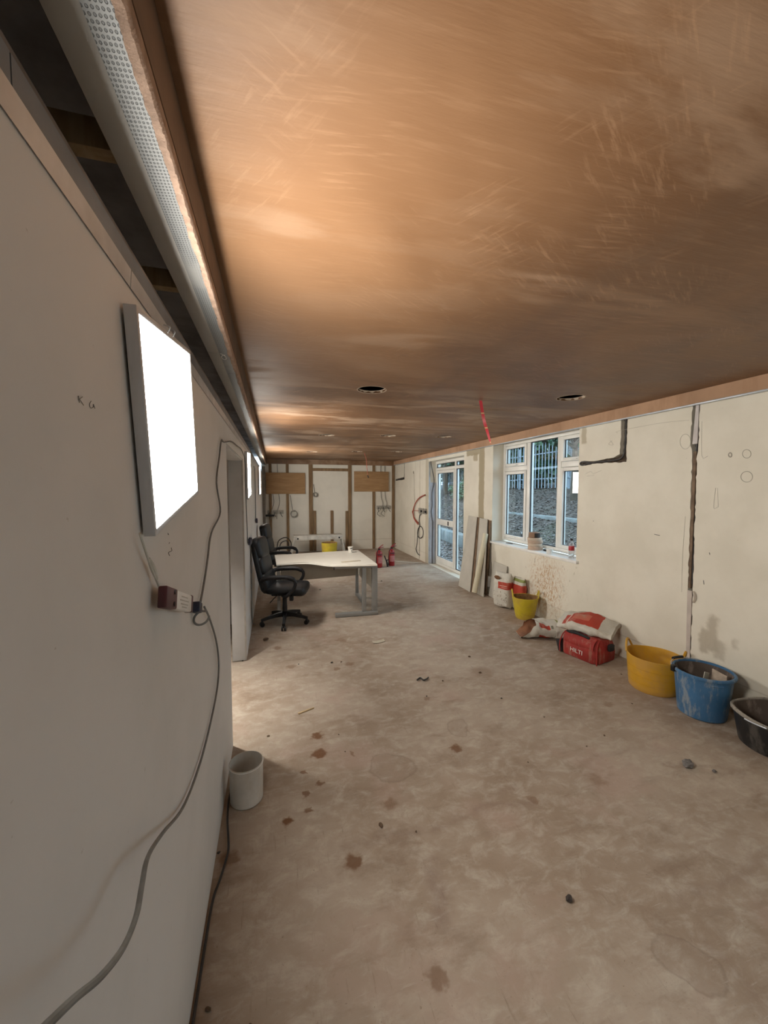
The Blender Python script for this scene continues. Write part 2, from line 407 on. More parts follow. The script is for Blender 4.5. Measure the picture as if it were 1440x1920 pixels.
# steel track capping the lining: lengths of folded channel
tr = thing('trim_1', 'galvanised steel track along the top of the left wall', None, kind='structure')
for y0, y1 in [(YF, .957), (.960, 3.55), (3.553, 7.1), (7.103, YB - .05)]:
    prof = [(XL + .003, WL_TOP - .006), (XL + .006, WL_TOP + .03), (XL - .002, WL_TOP + .040), (XL - .012, WL_TOP + .046), (XL - .012, WL_TOP + .05), (XL - .10, WL_TOP + .05), (XL - .10, WL_TOP + .001), (XL - .002, WL_TOP + .001)]
    b = B(); b.ring_loft([[Vector((x, y, z)) for x, z in prof] for y in (y0, y1)]); b.done('track_length', M_STEEL, tr, 20)
for y0, y1 in [(YF, .62), (.623, 2.9), (2.903, YB - .05)]:
    b = B(); prof = [(XL - .02, WL_TOP + .051), (XL - .02, WL_TOP + .112), (XL - .024, WL_TOP + .112), (XL - .024, WL_TOP + .055), (XL - .11, WL_TOP + .055), (XL - .11, WL_TOP + .051)]
    b.ring_loft([[Vector((x, y, z)) for x, z in prof] for y in (y0, y1)]); b.done('upright_flange', plain('dull_zinc', (.17, .19, .215), .5, .15, 8, .05, .2), tr, 20)

B().bb(XL - .20, XL - .045, YF, YB - .05, WL_TOP + .118, WL_TOP + .165).done('timber_plate', plain('grey_weathered_timber', (.24, .20, .18), .9, .3, 5, .3), tr)
B().bb(-.78, -.294, YF, YB - .05, 2.56, 2.575).done('void_bounce_board', plain('grey_bounce_board', (.6, .6, .62), .9, .3, 4, .2), tr)  # pale board added to catch bounced light and lift the black void
# ---- ceiling with round cut-outs
HOLES = [(.781, 3.146), (2.542, 2.941), (.775, 5.914), (1.675, 5.72), (2.529, 5.604), (.805, 8.56), (1.73, 8.28), (2.55, 8.07)]
CX0, CX1, CY0, CY1 = -.178, 3.335, YF, 10.84
bm = B(); lps = []
rnd = random.Random(4)
for hx, hy in HOLES:
    lps.append([(hx + (.112 + rnd.uniform(-.002, .003)) * math.cos(2 * PI * k / 36), hy + (.112 + rnd.uniform(-.002, .003)) * math.sin(2 * PI * k / 36)) for k in range(36)])
bm.sheet([(CX0, CY0), (CX1, CY0), (CX1, CY1), (CX0, CY1)], lps, lambda a, b, d: Vector((a, b, ZC + d)), [.016] * len(lps))
ce = tag(bm.done('ceiling', M_CEIL, smooth=20), 'freshly skimmed brown plaster ceiling with round cut-outs', kind='structure')
M_RAW = plain('raw_board_edge', (.42, .34, .26), .9, .15, 40, .3)
for (hx, hy), lp in zip(HOLES, lps):
    b = B(); rg = []
    for k in range(37):
        a = 2 * PI * k / 36; r0 = .1135 + rnd.uniform(0, .002)
        rg.append([Vector((hx + q * math.cos(a), hy + q * math.sin(a), z)) for q, z in ((r0, ZC - .001), (r0 + .004 + rnd.uniform(0, .004), ZC - .0015), (r0 + .006, ZC + .004), (r0 - .002, ZC + .02), (r0 - .004, ZC + .02))])
    b.ring_loft(rg, cap=False); b.done('cut_edge', M_RAW, ce)
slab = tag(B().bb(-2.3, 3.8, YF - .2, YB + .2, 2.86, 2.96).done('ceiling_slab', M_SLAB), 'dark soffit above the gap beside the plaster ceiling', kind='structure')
for y in (.3, 1.32, 2.3, 3.3, 4.3, 5.3, 6.3, 7.3, 8.3, 9.3, 10.3):
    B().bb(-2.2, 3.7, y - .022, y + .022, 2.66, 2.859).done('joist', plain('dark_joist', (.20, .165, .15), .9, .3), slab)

# left edge of the ceiling: downstand with ivory face board, perforated angle bead, ragged plaster lip
ed = thing('trim_2', 'ivory board and perforated metal bead edging the plaster ceiling', None, kind='structure')
ys = [YF, 2.06, 4.45, 6.9, 9.2, YB - .02]
for y0, y1 in zip(ys, ys[1:]):
    B().bb(-.292, -.238, y0, y1 - .003, 2.352, 2.60, .0015).done('edge_board', M_BOARD, ed)
def m_bead():
    n = N('perforated_bead'); v = n.new('ShaderNodeTexVoronoi'); n.link(n.mapping((150, 110, 1)), v.inputs[0]); v.voronoi_dimensions = '2D'; v.inputs['Scale'].default_value = 1; v.inputs['Randomness'].default_value = 0.0
    h = n.ramp(v.outputs['Distance'], .22, .34)
    sm = n.ramp(n.noise(3.2, 4, .6, n.mapping((1, .5, 1))), .48, .58)
    n.base(n.mix(sm, n.mix(h, (.09, .095, .10), (.25, .26, .26)), (.29, .29, .28)))
    n.p.inputs['Metallic'].default_value = .1; n.rough(.5); n.bump(h, .5, .002); return n.m
M_BEAD = m_bead()
for y0, y1 in zip([YF, 2.4, 5.4, 8.4], [2.397, 5.397, 8.397, YB - .02]):
    b = B(); prof = [(-.240, 2.351), (-.198, 2.356), (-.198, 2.358), (-.238, 2.354)]
    b.ring_loft([[Vector((x, y, z)) for x, z in prof] for y in (y0, y1)]).done('angle_bead', M_BEAD, ed, 20)
b = B(); rg = []; yy = YF
while yy < YB - .03:
    j = .007 * noise.noise(Vector((yy * 9, 0, 0))) + rnd.uniform(-.0015, .0015); j2 = rnd.uniform(-.002, .002)
    rg.append([Vector((x, yy, z)) for x, z in ((-.200 + j, 2.357), (-.199 + j, 2.350 + j2), (-.184 + j2 * .5, 2.349 + j2), (-.1800, 2.356), (-.1800, 2.38), (-.236, 2.38), (-.236, 2.36))])
    yy += .008 if yy < 2.5 else .04
b.ring_loft(rg); o = b.done('plaster_lip', plain('pink_plaster_lip', (.36, .245, .18), .85, .2, 30, .5), ed, 50)
o['label'] = 'ragged pink plaster lip beside the bead'
B().bb(-.2365, -.1785, YF, YB - .03, 2.3805, 2.62).done('inner_face', plain('shade_toned_plaster', (.13, .082, .054), .7, .2, 6, .2), ed)  # shade on the side facing away from the panels, put into the plaster colour
# white marker scrawl on the bead, as on the photo
bS = B(); sc = [(.0, .0), (.012, .02), (.02, .06), (.012, .09), (.0, .07), (.004, .03), (.02, .02)]
bS.tube([(-.236 + x, 2.06 + y, 2.3505 + x * .1) for x, y in sc], .0016, 5, 4); bS.done('chalk_scrawl', M_WHITE, ed)

# right and back downstands
rd = thing('trim_3', 'brown plaster downstand running above the right wall', None, kind='structure')
ydr = [YF, 1.2, 4.0, 6.8, YB]
B().bb(3.335, 3.372, YF, YB - .02, 2.405, 2.62).done('plaster_face', m_dirty('dry_pink_plaster', (.46, .28, .17), (.30, .165, .09), .5, 2.2, .8), rd)
for y0, y1 in zip(ydr, ydr[1:]):
    B().bb(3.332, 3.376, y0, y1 - .004, 2.394, 2.4045, .001).done('steel_angle', M_STEEL, rd)
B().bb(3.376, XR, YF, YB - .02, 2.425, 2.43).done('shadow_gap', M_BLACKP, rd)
bd = thing('trim_4', 'brown plaster downstand above the far wall', None, kind='structure')
B().bb(-.17, 3.334, 10.84, 10.885, 2.385, 2.62).done('plaster_face', M_CEIL, bd)

# ---- right wall: sheet with window, door, chases
rj = random.Random(9)
def ragged(y0, y1, z0, z1, step=.035, amp=.006):
    pts = []
    n = max(1, int((z1 - z0) / step)); m = max(1, int((y1 - y0) / step))
    for k in range(m): pts.append((y0 + (y1 - y0) * k / m, z0 + (rj.uniform(-amp, amp) if k else 0)))
    for k in range(n): pts.append((y1 + (rj.uniform(-amp, amp) if k else 0), z0 + (z1 - z0) * k / n))
    for k in range(m): pts.append((y1 - (y1 - y0) * k / m, z1 + (rj.uniform(-amp, amp) if k else 0)))
    for k in range(n): pts.append((y0 + (rj.uniform(-amp, amp) if k else 0), z1 - (z1 - z0) * k / n))
    return pts
def ragged_poly(path, step=.03, amp=.005):
    out = []
    for a, b in zip(path, path[1:] + path[:1]):
        n = max(1, int(math.dist(a, b) / step))
        for k in range(n):
            t = k / n; q = amp if k else 0
            out.append((a[0] + (b[0] - a[0]) * t + rj.uniform(-q, q), a[1] + (b[1] - a[1]) * t + rj.uniform(-q, q)))
    return out
WY0, WY1, WZ0, WZ1 = 3.765, 5.605, .862, 2.43
OY0, OY1, OZ1 = 6.60, 8.315, 2.335
W2A, W2B = -1.60, -.05
win_added = [(W2A, WZ0), (W2B, WZ0), (W2B, WZ1), (W2A, WZ1)]
win = [(WY0, WZ0), (WY1, WZ0), (WY1, WZ1), (WY0, WZ1)]
dor = [(OY0, .0005), (OY1, .0005), (OY1, OZ1), (OY0, OZ1)]
ch1 = ragged_poly([(2.428, .02), (2.452, .02), (2.478, .85), (2.492, 2.0), (2.508, 2.07), (2.506, 2.60), (2.448, 2.60), (2.444, 2.07), (2.452, 1.98), (2.437, .9)])
ch2 = ragged_poly([(3.130, 1.975), (3.30, 1.978), (3.50, 1.985), (3.62, 1.975), (3.70, 1.972), (3.765 - .02, 1.982), (3.765 - .012, 2.0), (3.74, 2.018), (3.68, 2.026), (3.60, 2.012), (3.40, 2.022), (3.28, 2.032), (3.21, 2.06), (3.205, 2.20), (3.215, 2.60), (3.140, 2.60), (3.132, 2.2)])
ch3 = ragged_poly([(10.02, 1.97), (10.80, 1.955), (10.80, 2.0), (10.10, 2.035), (10.065, 2.09), (10.06, 2.60), (10.02, 2.60)], .06, .006)
ch4 = ragged_poly([(9.175, .03), (9.205, .03), (9.25, 1.4), (9.30, 2.1), (9.345, 2.12), (9.34, 2.17), (9.28, 2.16), (9.222, 1.4)], .06, .005)
ch5 = ragged_poly([(8.862, .03), (8.892, .03), (8.905, 1.12), (8.872, 1.12)], .06, .004)
sock = ragged(8.60, 8.86, 1.14, 1.27, .05, .006)
bm = B()
hl = [win, win_added, dor, ch1, ch2, ch3, ch4, ch5]
bm.sheet([(YF, 0), (YB, 0), (YB, 2.86), (YF, 2.86)], hl, lambda a, b, d: Vector((XR + d, a, b)), [.30, .30, .30, .055, .05, .05, .04, .035])
wr = tag(bm.done('wall_right', M_RIGHT, smooth=20), 'cream wall with window, door and cut cable chases', kind='structure')
# chase floors (raw masonry behind the plaster)
for (y0, y1, z0, z1, d) in [(2.36, 2.58, 0, 2.7, .055), (3.08, 3.76, 1.9, 2.7, .05), (9.9, 10.88, 1.9, 2.7, .05), (9.1, 9.4, 0, 2.25, .04), (8.82, 8.95, 0, 1.2, .035)]:
    B().bb(XR + d - .004, XR + d + .02, y0, y1, z0, z1).done('chase_back', M_DARKGAP, wr)
# raw strip in the near chase sides: capping lengths
cb = B().bb(XR + .006, XR + .022, 2.462, 2.488, .86, 2.02, .002); cb.jitter(.004, 9); cb.done('capping', plain('brown_capping', (.17, .115, .075), .8, .3, 14, .3), wr)
b = B(); b.ring_loft([[Vector((XR - .004 + dx, y, z)) for dx, y in ((0, ya), (.008, ya), (.008, yb), (0, yb))] for ya, yb, z in ((2.440, 2.479, .845), (2.436, 2.468, .4), (2.432, 2.462, .015))])
o = b.done('capping', plain('pale_pink_capping', (.52, .45, .40), .7, .1, 8, .1), wr); o['label'] = 'pale capping strip low in the chase'
b = B(); b.ring_loft([[Vector((XR - .003 + dx, y, z)) for dx, y in ((0, ya), (.008, ya), (.008, yb), (0, yb))] for ya, yb, z in ((2.452, 2.492, 2.08), (2.452, 2.478, 2.36), (2.452, 2.470, 2.58))])
b.done('capping', plain('lilac_board', (.55, .51, .49), .7, .08, 8, .1), wr)
# curled paper flap beside the near chase
b = B()
def flap(u, v):
    a = -1.0 + 2.0 * u; r = .03
    return Vector((XR - .003 - .016 * math.sin(PI * v) - .004 * u, 2.425 - r * (math.cos(a) - .35) * v * 1.3, .80 + .05 * a))
b.grid(flap, 10, 6); b.done('plaster_flap', plain('torn_plaster_paper', (.60, .53, .45), .8, .1, 20, .2), wr)
# pencil set-out marks
def ring_px(u, v, a, b_, n=12): return [(u + a * math.cos(2 * PI * k / n), v + b_ * math.sin(2 * PI * k / n)) for k in range(n + 1)]
scribble([ring_px(1400, 851, 8, 8), ring_px(1400, 894, 11, 10)], XR, wr, -.001, .0022, M_PENCILF)
scribble([ring_px(1369, 853, 3, 4)], XR, wr, -.001, .004, M_PENCILF)
scribble([ring_px(1285, 828, 10, 14)], XR, wr, -.001, .0016, M_PENCILF)
scribble([[(1158, 812), (1160, 808), (1240, 793), (1292, 788)], [(1342, 915), (1338, 952), (1347, 950)], [(1345, 915), (1347, 950)], [(1316, 790), (1316, 855), (1327, 855)], [(1285, 968), (1280, 1040), (1278, 1110)]], XR, wr, -.001, .0013, M_PENCILF)
scribble([[(1227, 1002), (1237, 1004)], [(1112, 977), (1113, 977)], [(1330, 1036), (1331, 1040)], [(1319, 1088), (1320, 1096)]], XR, wr, -.001, .003, M_PENCIL)
scribble([[(1098, 888), (1108, 884), (1112, 888), (1128, 882)], [(1100, 893), (1114, 891)], [(1144, 826), (1150, 834), (1141, 833), (1148, 826)]], XR, wr, -.001, .0014, M_PENCILF)

# ---- back wall with timber battens
wb = tag(B().bb(XL - .02, XR + .3, YB, YB + .12, 0, 2.86).done('wall_back', M_BACK), 'far white wall with exposed brown timber battens', kind='structure')
def batten(x0, x1, z0, z1, t=.035): B().bb(x0, x1, YB - t, YB - .001, z0, z1, .003).done('batten', M_BATTEN, wb)
for x0, x1, z0, z1 in [(.322, .395, .01, 2.50), (.925, 1.03, .01, 2.5), (1.04, 1.115, .01, 1.12), (1.515, 1.59, .01, 1.12), (2.015, 2.105, .01, 2.5), (1.935, 2.008, .01, 1.1), (2.72, 2.79, .01, 2.5), (3.30, 3.375, .01, 2.5)]:
    batten(x0, x1, z0, z1)
batten(1.04, 2.01, 2.21, 2.285, .03)
batten(-.12, -.05, .01, 2.5)
o = B().bb(XL + .002, XL + .07, YB - .25, YB - .002, .01, 2.3).done('corner_post', plain('grey_brown_post', (.22, .19, .16), .8, .2), wb)
wf = tag(B().bb(-2.3, XR + .3, YF - .12, YF, 0, 2.86).done('wall_front', M_BACK), 'wall closing the room behind the viewer', kind='structure')

# ---- side room seen only through the light it sends past the doorway
wc = tag(B().bb(-2.2, -2.1, YF, YB, 0, 2.86).done('wall_side_room', M_LEFT), 'white wall of the side room beyond the doorway', kind='structure')
cc = tag(B().bb(-2.1, XL - .115, YF, YB, 2.245, 2.27).done('ceiling_side_room', M_BOARD), 'low board ceiling of the side room', kind='structure')
wn = tag(B().bb(-2.1, XL - TH, 1.9, 2.0, 0, 2.245).done('wall_side_room_near', M_LEFT), 'near wall of the side room', kind='structure')
wn2 = tag(B().bb(-2.1, XL - TH, 5.2, 5.3, 0, 2.245).done('wall_side_room_far', M_LEFT), 'far wall of the side room', kind='structure')
sl = thing('ceiling_light', 'round downlight with deep baffle in the side room', 'light', (-.86, 3.2, 2.2445))
b = B(); b.ring_loft([[Vector((q * math.cos(2 * PI * k / 32), q * math.sin(2 * PI * k / 32), z_)) for k in range(32)] for q, z_ in ((.076, 0), (.085, 0), (.085, -.19), (.076, -.19), (.076, 0))], cap=False); b.done('baffle', M_BLACKP, sl)
B().lathe([(.074, -.002), (.074, -.010), (.05, -.012)], 32).done('diffuser', emitter('side_room_diffuser', LED, 1300), sl)

# ================================================================== LED PANELS ON THE LEFT WALL
M_FRAME = plain('satin_aluminium_frame', (.55, .57, .60), .4, .05, 6, 0, .3)
def led_panel(yc, zc, ang, w_, h_, label, lean=0.0):
    t = thing('wall_light', label, 'light panel', (XL + .006, yc, zc), group='lit panels on the left wall')
    t.rotation_euler = (R(ang), R(lean), 0); t.location.x += h_ / 2 * math.sin(R(lean)) * 1.15   # top edge hangs a little off the wall
    hw, hh, f_, d = w_ / 2, h_ / 2, .014, .024
    for (y0, y1, z0, z1) in [(-hw, -hw + f_, -hh, hh), (hw - f_, hw, -hh, hh), (-hw + f_, hw - f_, hh - f_, hh), (-hw + f_, hw - f_, -hh, -hh + f_)]:
        B().bb(0, d, y0, y1, z0, z1, .0015).done('frame_rail', M_FRAME, t)
    B().bb(.008, d - .003, -hw + f_ + .0005, hw - f_ - .0005, -hh + f_ + .0005, hh - f_ - .0005).done('diffuser', M_LED, t)
    B().bb(0, .006, -hw + f_, hw - f_, -hh + f_, hh - f_).done('back_tray', M_WHITE, t)
    for s_ in (-1, 1):
        b = B(); b.tube([(d, s_ * hw * .1, hh - .004), (d + .004, s_ * hw * .1 + .01, hh + .012), (d - .012, s_ * hw * .1 + .02, hh + .018)], .0016, 5, 4)
        b.done('spring_clip', M_STEEL, t)
    return t
led_panel(1.205, 1.875, 9.5, .545, .475, 'large lit panel nearest the viewer, tilted on the left wall')
led_panel(4.60, 1.865, 4, .56, .50, 'second lit panel, just past the doorway on the left wall')
led_panel(8.18, 1.88, 0, .60, .56, 'farthest lit panel on the left wall beside the chairs')

# ================================================================== WINDOW AND DOOR
def bar_frame(parent, name, x0, x1, y0, y1, z0, z1, wd, mat=None, bev=.006):
    """four rails of a rectangular frame"""
    for (a, b, c, d) in [(y0, y0 + wd, z0, z1), (y1 - wd, y1, z0, z1), (y0 + wd, y1 - wd, z0, z0 + wd), (y0 + wd, y1 - wd, z1 - wd, z1)]:
        B().bb(x0, x1, a, b, c, d, bev).done(name, mat or M_UPVC, parent)
FX0, FX1 = 3.575, 3.645
def sash(parent, y0, y1, z0, z1, wd=.045, proud=.014):
    """opening casement with black gasket and sealed pane"""
    s_ = thing('casement', 'white opening casement', None); del s_['label']; s_.parent = parent
    bar_frame(s_, 'casement_rail', FX0 - proud, FX1 - .02, y0, y1, z0, z1, wd)
    bar_frame(s_, 'gasket', FX0 + .012, FX0 + .026, y0 + wd - .001, y1 - wd + .001, z0 + wd - .001, z1 - wd + .001, .007, M_GASKET, 0)
    B().bb(FX0 + .024, FX0 + .030, y0 + wd + .001, y1 - wd - .001, z0 + wd + .001, z1 - wd - .001).done('pane', M_GLASS, s_)
    return s_
wi = thing('window_1', 'white plastic window with tall fixed centre pane', None, kind='structure')
bar_frame(wi, 'frame_rail', FX0, FX1, WY0 + .002, WY1 - .002, WZ0 + .03, WZ1 - .002, .045)
mA0, mA1, mB0, mB1 = 4.915, 4.985, 4.275, 4.345
for a, b in ((mA0, mA1), (mB0, mB1)): B().bb(FX0 - .001, FX1, a, b, WZ0 + .076, WZ1 - .048, .006).done('mullion', M_UPVC, wi)
for a, b in ((mA1 + .001, WY1 - .048), (WY0 + .048, mB0 - .001)):
    B().bb(FX0 + .001, FX1, a, b, 1.985, 2.055, .006).done('transom', M_UPVC, wi)
    c1 = sash(wi, a + .004, b - .004, 2.059, WZ1 - .052); c2 = sash(wi, a + .004, b - .004, WZ0 + .08, 1.981)
    h = thing('handle', 'x', None); del h['label']; h.parent = c1
    ym = (a + b) / 2
    B().bb(FX0 - .030, FX0 - .013, ym - .02, ym + .02, 2.066, 2.084, .004).done('handle_boss', M_UPVC, c1)
    B().bb(FX0 - .042, FX0 - .030, ym - .075, ym + .02, 2.068, 2.082, .005).done('handle_lever', M_UPVC, c1)
    bpy.data.objects.remove(h)
    B().bb(FX0 - .026, FX0 - .013, ym - .06, ym + .06, .957, .97, .003).done('stay', M_UPVC, c2)
bar_frame(wi, 'gasket', FX0 + .012, FX0 + .03, mB1 - .001, mA0 + .001, WZ0 + .076, WZ1 - .048, .010, M_GASKET, 0)
B().bb(FX0 + .024, FX0 + .030, mB1 + .001, mA0 - .001, WZ0 + .078, WZ1 - .05).done('pane', M_GLASS, wi)
si = B().bb(3.352, FX0 + .01, WY0 - .045, WY1 + .02, WZ0 - .022, WZ0 + .012, .006)
so = si.done('sill', plain('white_sill_board', (.80, .79, .76), .35, .05, 8, .02), wi)

wi_added = thing('added_window', 'unseen white plastic window behind the viewer, added for cool daylight', None, kind='structure')  # unseen window added to throw cool daylight on the left wall
bar_frame(wi_added, 'frame_rail', FX0, FX1, W2A + .002, W2B - .002, WZ0 + .03, WZ1 - .002, .045)
for a, b in ((W2A + .74, W2A + .81),): B().bb(FX0 - .001, FX1, a, b, WZ0 + .076, WZ1 - .048, .006).done('mullion', M_UPVC, wi_added)
for a, b in ((W2A + .05, W2A + .74), (W2A + .81, W2B - .05)): B().bb(FX0 + .024, FX0 + .030, a, b, WZ0 + .078, WZ1 - .05).done('pane', M_GLASS, wi_added)
B().bb(3.352, FX0 + .01, W2A - .045, W2B + .02, WZ0 - .022, WZ0 + .012, .006).done('sill', so.data.materials[0], wi_added)
do = thing('door_1', 'white framed glazed door with letter plate', None, kind='structure')
DX0, DX1 = 3.56, 3.63
bar_frame(do, 'frame_rail', DX0, DX1, OY0 + .002, OY1 - .002, .002, OZ1 - .002, .06)
B().bb(DX0 - .001, DX1, OY0 + .064, OY1 - .064, 2.125, 2.185, .006).done('transom', M_UPVC, do)
B().bb(DX0 - .003, DX1, 7.27, 7.335, .062, OZ1 - .064, .006).done('mullion', M_UPVC, do)
lf = thing('door_leaf', 'x', None); del lf['label']; lf.parent = do
y0, y1 = 7.339, OY1 - .066
for (a, b, c, d) in [(y0, y0 + .05, .07, 2.12), (y1 - .05, y1, .07, 2.12), (y0 + .05, y1 - .05, .07, .19), (y0 + .05, y1 - .05, 2.06, 2.12), (y0 + .05, y1 - .05, .915, 1.045)]:
    B().bb(DX0 - .006, DX1 - .01, a, b, c, d, .005).done('leaf_rail', M_UPVC, lf)
B().bb(DX0 - .016, DX0 - .006, y0 + .29, y0 + .56, .948, 1.012, .004).done('letter_plate', M_UPVC, lf)
B().bb(DX0 - .018, DX0 - .006, y0 + .25, y0 + .285, .935, 1.02, .003).done('letter_flap_end', M_BLACKP, lf)
for c, d in ((.19, .915), (1.045, 2.06)):
    bar_frame(lf, 'gasket', DX0 + .012, DX0 + .026, y0 + .049, y1 - .049, c - .001, d + .001, .009, M_GASKET, 0)
    B().bb(DX0 + .024, DX0 + .030, y0 + .051, y1 - .051, c + .001, d - .001).done('pane', M_GLASS, lf)
for a, b, c, d in ((OY0 + .062, 7.268, .064, 2.123), (OY0 + .062, 7.268, 2.187, OZ1 - .064), (7.337, OY1 - .064, 2.187, OZ1 - .064)):
    bar_frame(do, 'gasket', DX0 + .012, DX0 + .026, a, b, c, d, .012, M_GASKET, 0)
    B().bb(DX0 + .024, DX0 + .030, a + .002, b - .002, c + .002, d - .002).done('pane', M_GLASS, do)
o = B().bb(3.42, 3.555, OY1 - .03, OY1 - .001, .01, 1.86, .003).done('side_board', plain('blue_grey_board', (.42, .44, .49), .6, .06), do)
o['label'] = 'blue-grey board fixed to the door reveal'
B().bb(3.395, 3.42, OY1 - .012, OY1 - .001, .01, 2.32, .002).done('reveal_bead', M_STEEL, do)

# ================================================================== OUTDOORS
def g_h(x, y):
    n_ = noise.fractal(Vector((x * .35, y * .35, 0)), 1.0, 2.0, 4)
    z = -.06
    if x > 5.6: z = -.06 + min(1.0, (x - 5.6) / 4.6) ** .8 * 1.75
    if x > 10.2: z += (x - 10.2) * .06
    return z + n_ * .05 * (1.6 if x > 5.6 else .35)
def m_ground():
    n = N('leafy_ground'); a = n.noise(9, 8, .75); b_ = n.noise(.8, 4, .6); c_ = n.noise(28, 5, .7)
    c = n.mix(n.ramp(a, .35, .65), (.05, .038, .03), (.135, .112, .095)); c = n.mix(n.ramp(b_, .52, .68, 0, .35), c, (.07, .095, .05))
    c = n.mix(n.ramp(c_, .6, .72, 0, .6), c, (.26, .24, .22)); n.base(c); n.rough(.95); n.bump(a, .8, .06); return n.m
gr = B().grid(lambda u, v: Vector((3.66 + u * 16, -6 + v * 50, g_h(3.66 + u * 16, -6 + v * 50))), 80, 170).done('ground_outside', m_ground(), smooth=180)
tag(gr, 'leaf strewn bank rising behind the building', kind='structure')
M_KERB = plain('pale_kerb_stone', (.20, .21, .205), .85, .2, 6, .3, dust=(.12, .13, .09))
def kerb(pts, wd, ht, name, label):
    t = thing(name, label, 'retaining wall')
    for i, (a, b) in enumerate(zip(pts, pts[1:])):
        a, b = Vector(a), Vector(b); d = b - a; n_ = max(1, int(d.length / 1.1))
        for k in range(n_):
            c = a + d * ((k + .5) / n_); q = B()
            q.box((c.x, c.y, c.z + ht / 2), (d.length / n_ - .012, wd, ht), Matrix.Rotation(math.atan2(d.y, d.x), 3, 'Z'), .012); q.done('coping_stone', M_KERB, t)
    return t
kerb([(5.05, 5.4, -.10), (5.5, 9.6, -.10), (5.8, 13.5, -.10)], .28, .42, 'low_wall', 'low pale stone wall edging the path outside')
kerb([(7.6, 7.0, .68), (7.9, 12.5, .68), (8.3, 20, .68)], .25, .25, 'bank_wall', 'upper stone wall halfway up the leafy bank')
# leaf litter
rl = random.Random(3); b = B()
for k in range(24000):
    x = 3.9 + rl.random() ** 1.2 * 9; y = x / 3.58 * rl.uniform(3.4, 8.6)
    z = g_h(x, y) + .012; s_ = rl.uniform(.02, .055); a = rl.uniform(0, 2 * PI)
    e1 = Vector((math.cos(a), math.sin(a), rl.uniform(-.3, .3))) * s_; e2 = Vector((-math.sin(a), math.cos(a), rl.uniform(-.3, .4))) * s_ * .6
    p = Vector((x, y, z)); vs = [b.bm.verts.new(q) for q in (p - e1, p - e2, p + e1, p + e2)]; b.bm.faces.new(vs)
def m_leaf(name, c1, c2, c3, sc=1.5):
    n = N(name); g = n.noise(sc, 3, .6); h = n.noise(sc * 9, 2, .5)
    c = n.mix(n.ramp(g, .35, .65), c1, c2); c = n.mix(n.ramp(h, .52, .62), c, c3); n.base(c); n.rough(.45); return n.m
lit = b.done('leaf_litter', m_leaf('dead_leaves', (.07, .045, .035), (.17, .13, .11), (.34, .32, .31), 3), smooth=None, recalc=False)
tag(lit, 'brown fallen leaves scattered over the bank outside', 'leaves', kind='stuff')
# palisade fence
fe = thing('palisade_fence', 'grey steel palisade fence on top of the bank', 'fence')
M_PALE = plain('galvanised_pale', (.27, .31, .35), .5, .1, 3, 0, .2)
FXX = 10.3; pale_me = None
b = B(); prof = [(-.005, -.027), (.012, -.012), (.012, .012), (-.005, .027), (-.001, .027), (.017, .012), (.017, -.012), (-.001, -.027)]
rings = [[Vector((x, y, z)) for x, y in prof] for z in (0, 1.72)]; rings.append([Vector((x * .9, y * .12, 1.80)) for x, y in prof]); b.ring_loft(rings)
p0 = b.done('pale', M_PALE, fe, 20); p0.location = (FXX, 8.6, g_h(FXX, 8.6) + .06); y = 8.6
while y < 31:
    y += .20; q = p0.copy(); COL.objects.link(q); q.location = (FXX + rl.uniform(-.006, .006), y, g_h(FXX, y) + .06); q.rotation_euler = (rl.uniform(-.01, .01), 0, 0)
for dz in (.42, 1.42):
    b = B(); b.tube([(FXX + .045, yy, g_h(FXX, yy) + dz) for yy in (8.5, 12, 16, 20, 24, 28, 31.2)], .025, 6); b.done('rail', M_PALE, fe)
for yy in range(9, 32, 3): B().bb(FXX + .075, FXX + .135, yy - .05, yy + .05, g_h(FXX, yy) - .1, g_h(FXX, yy) + 1.75).done('post', M_PALE, fe)
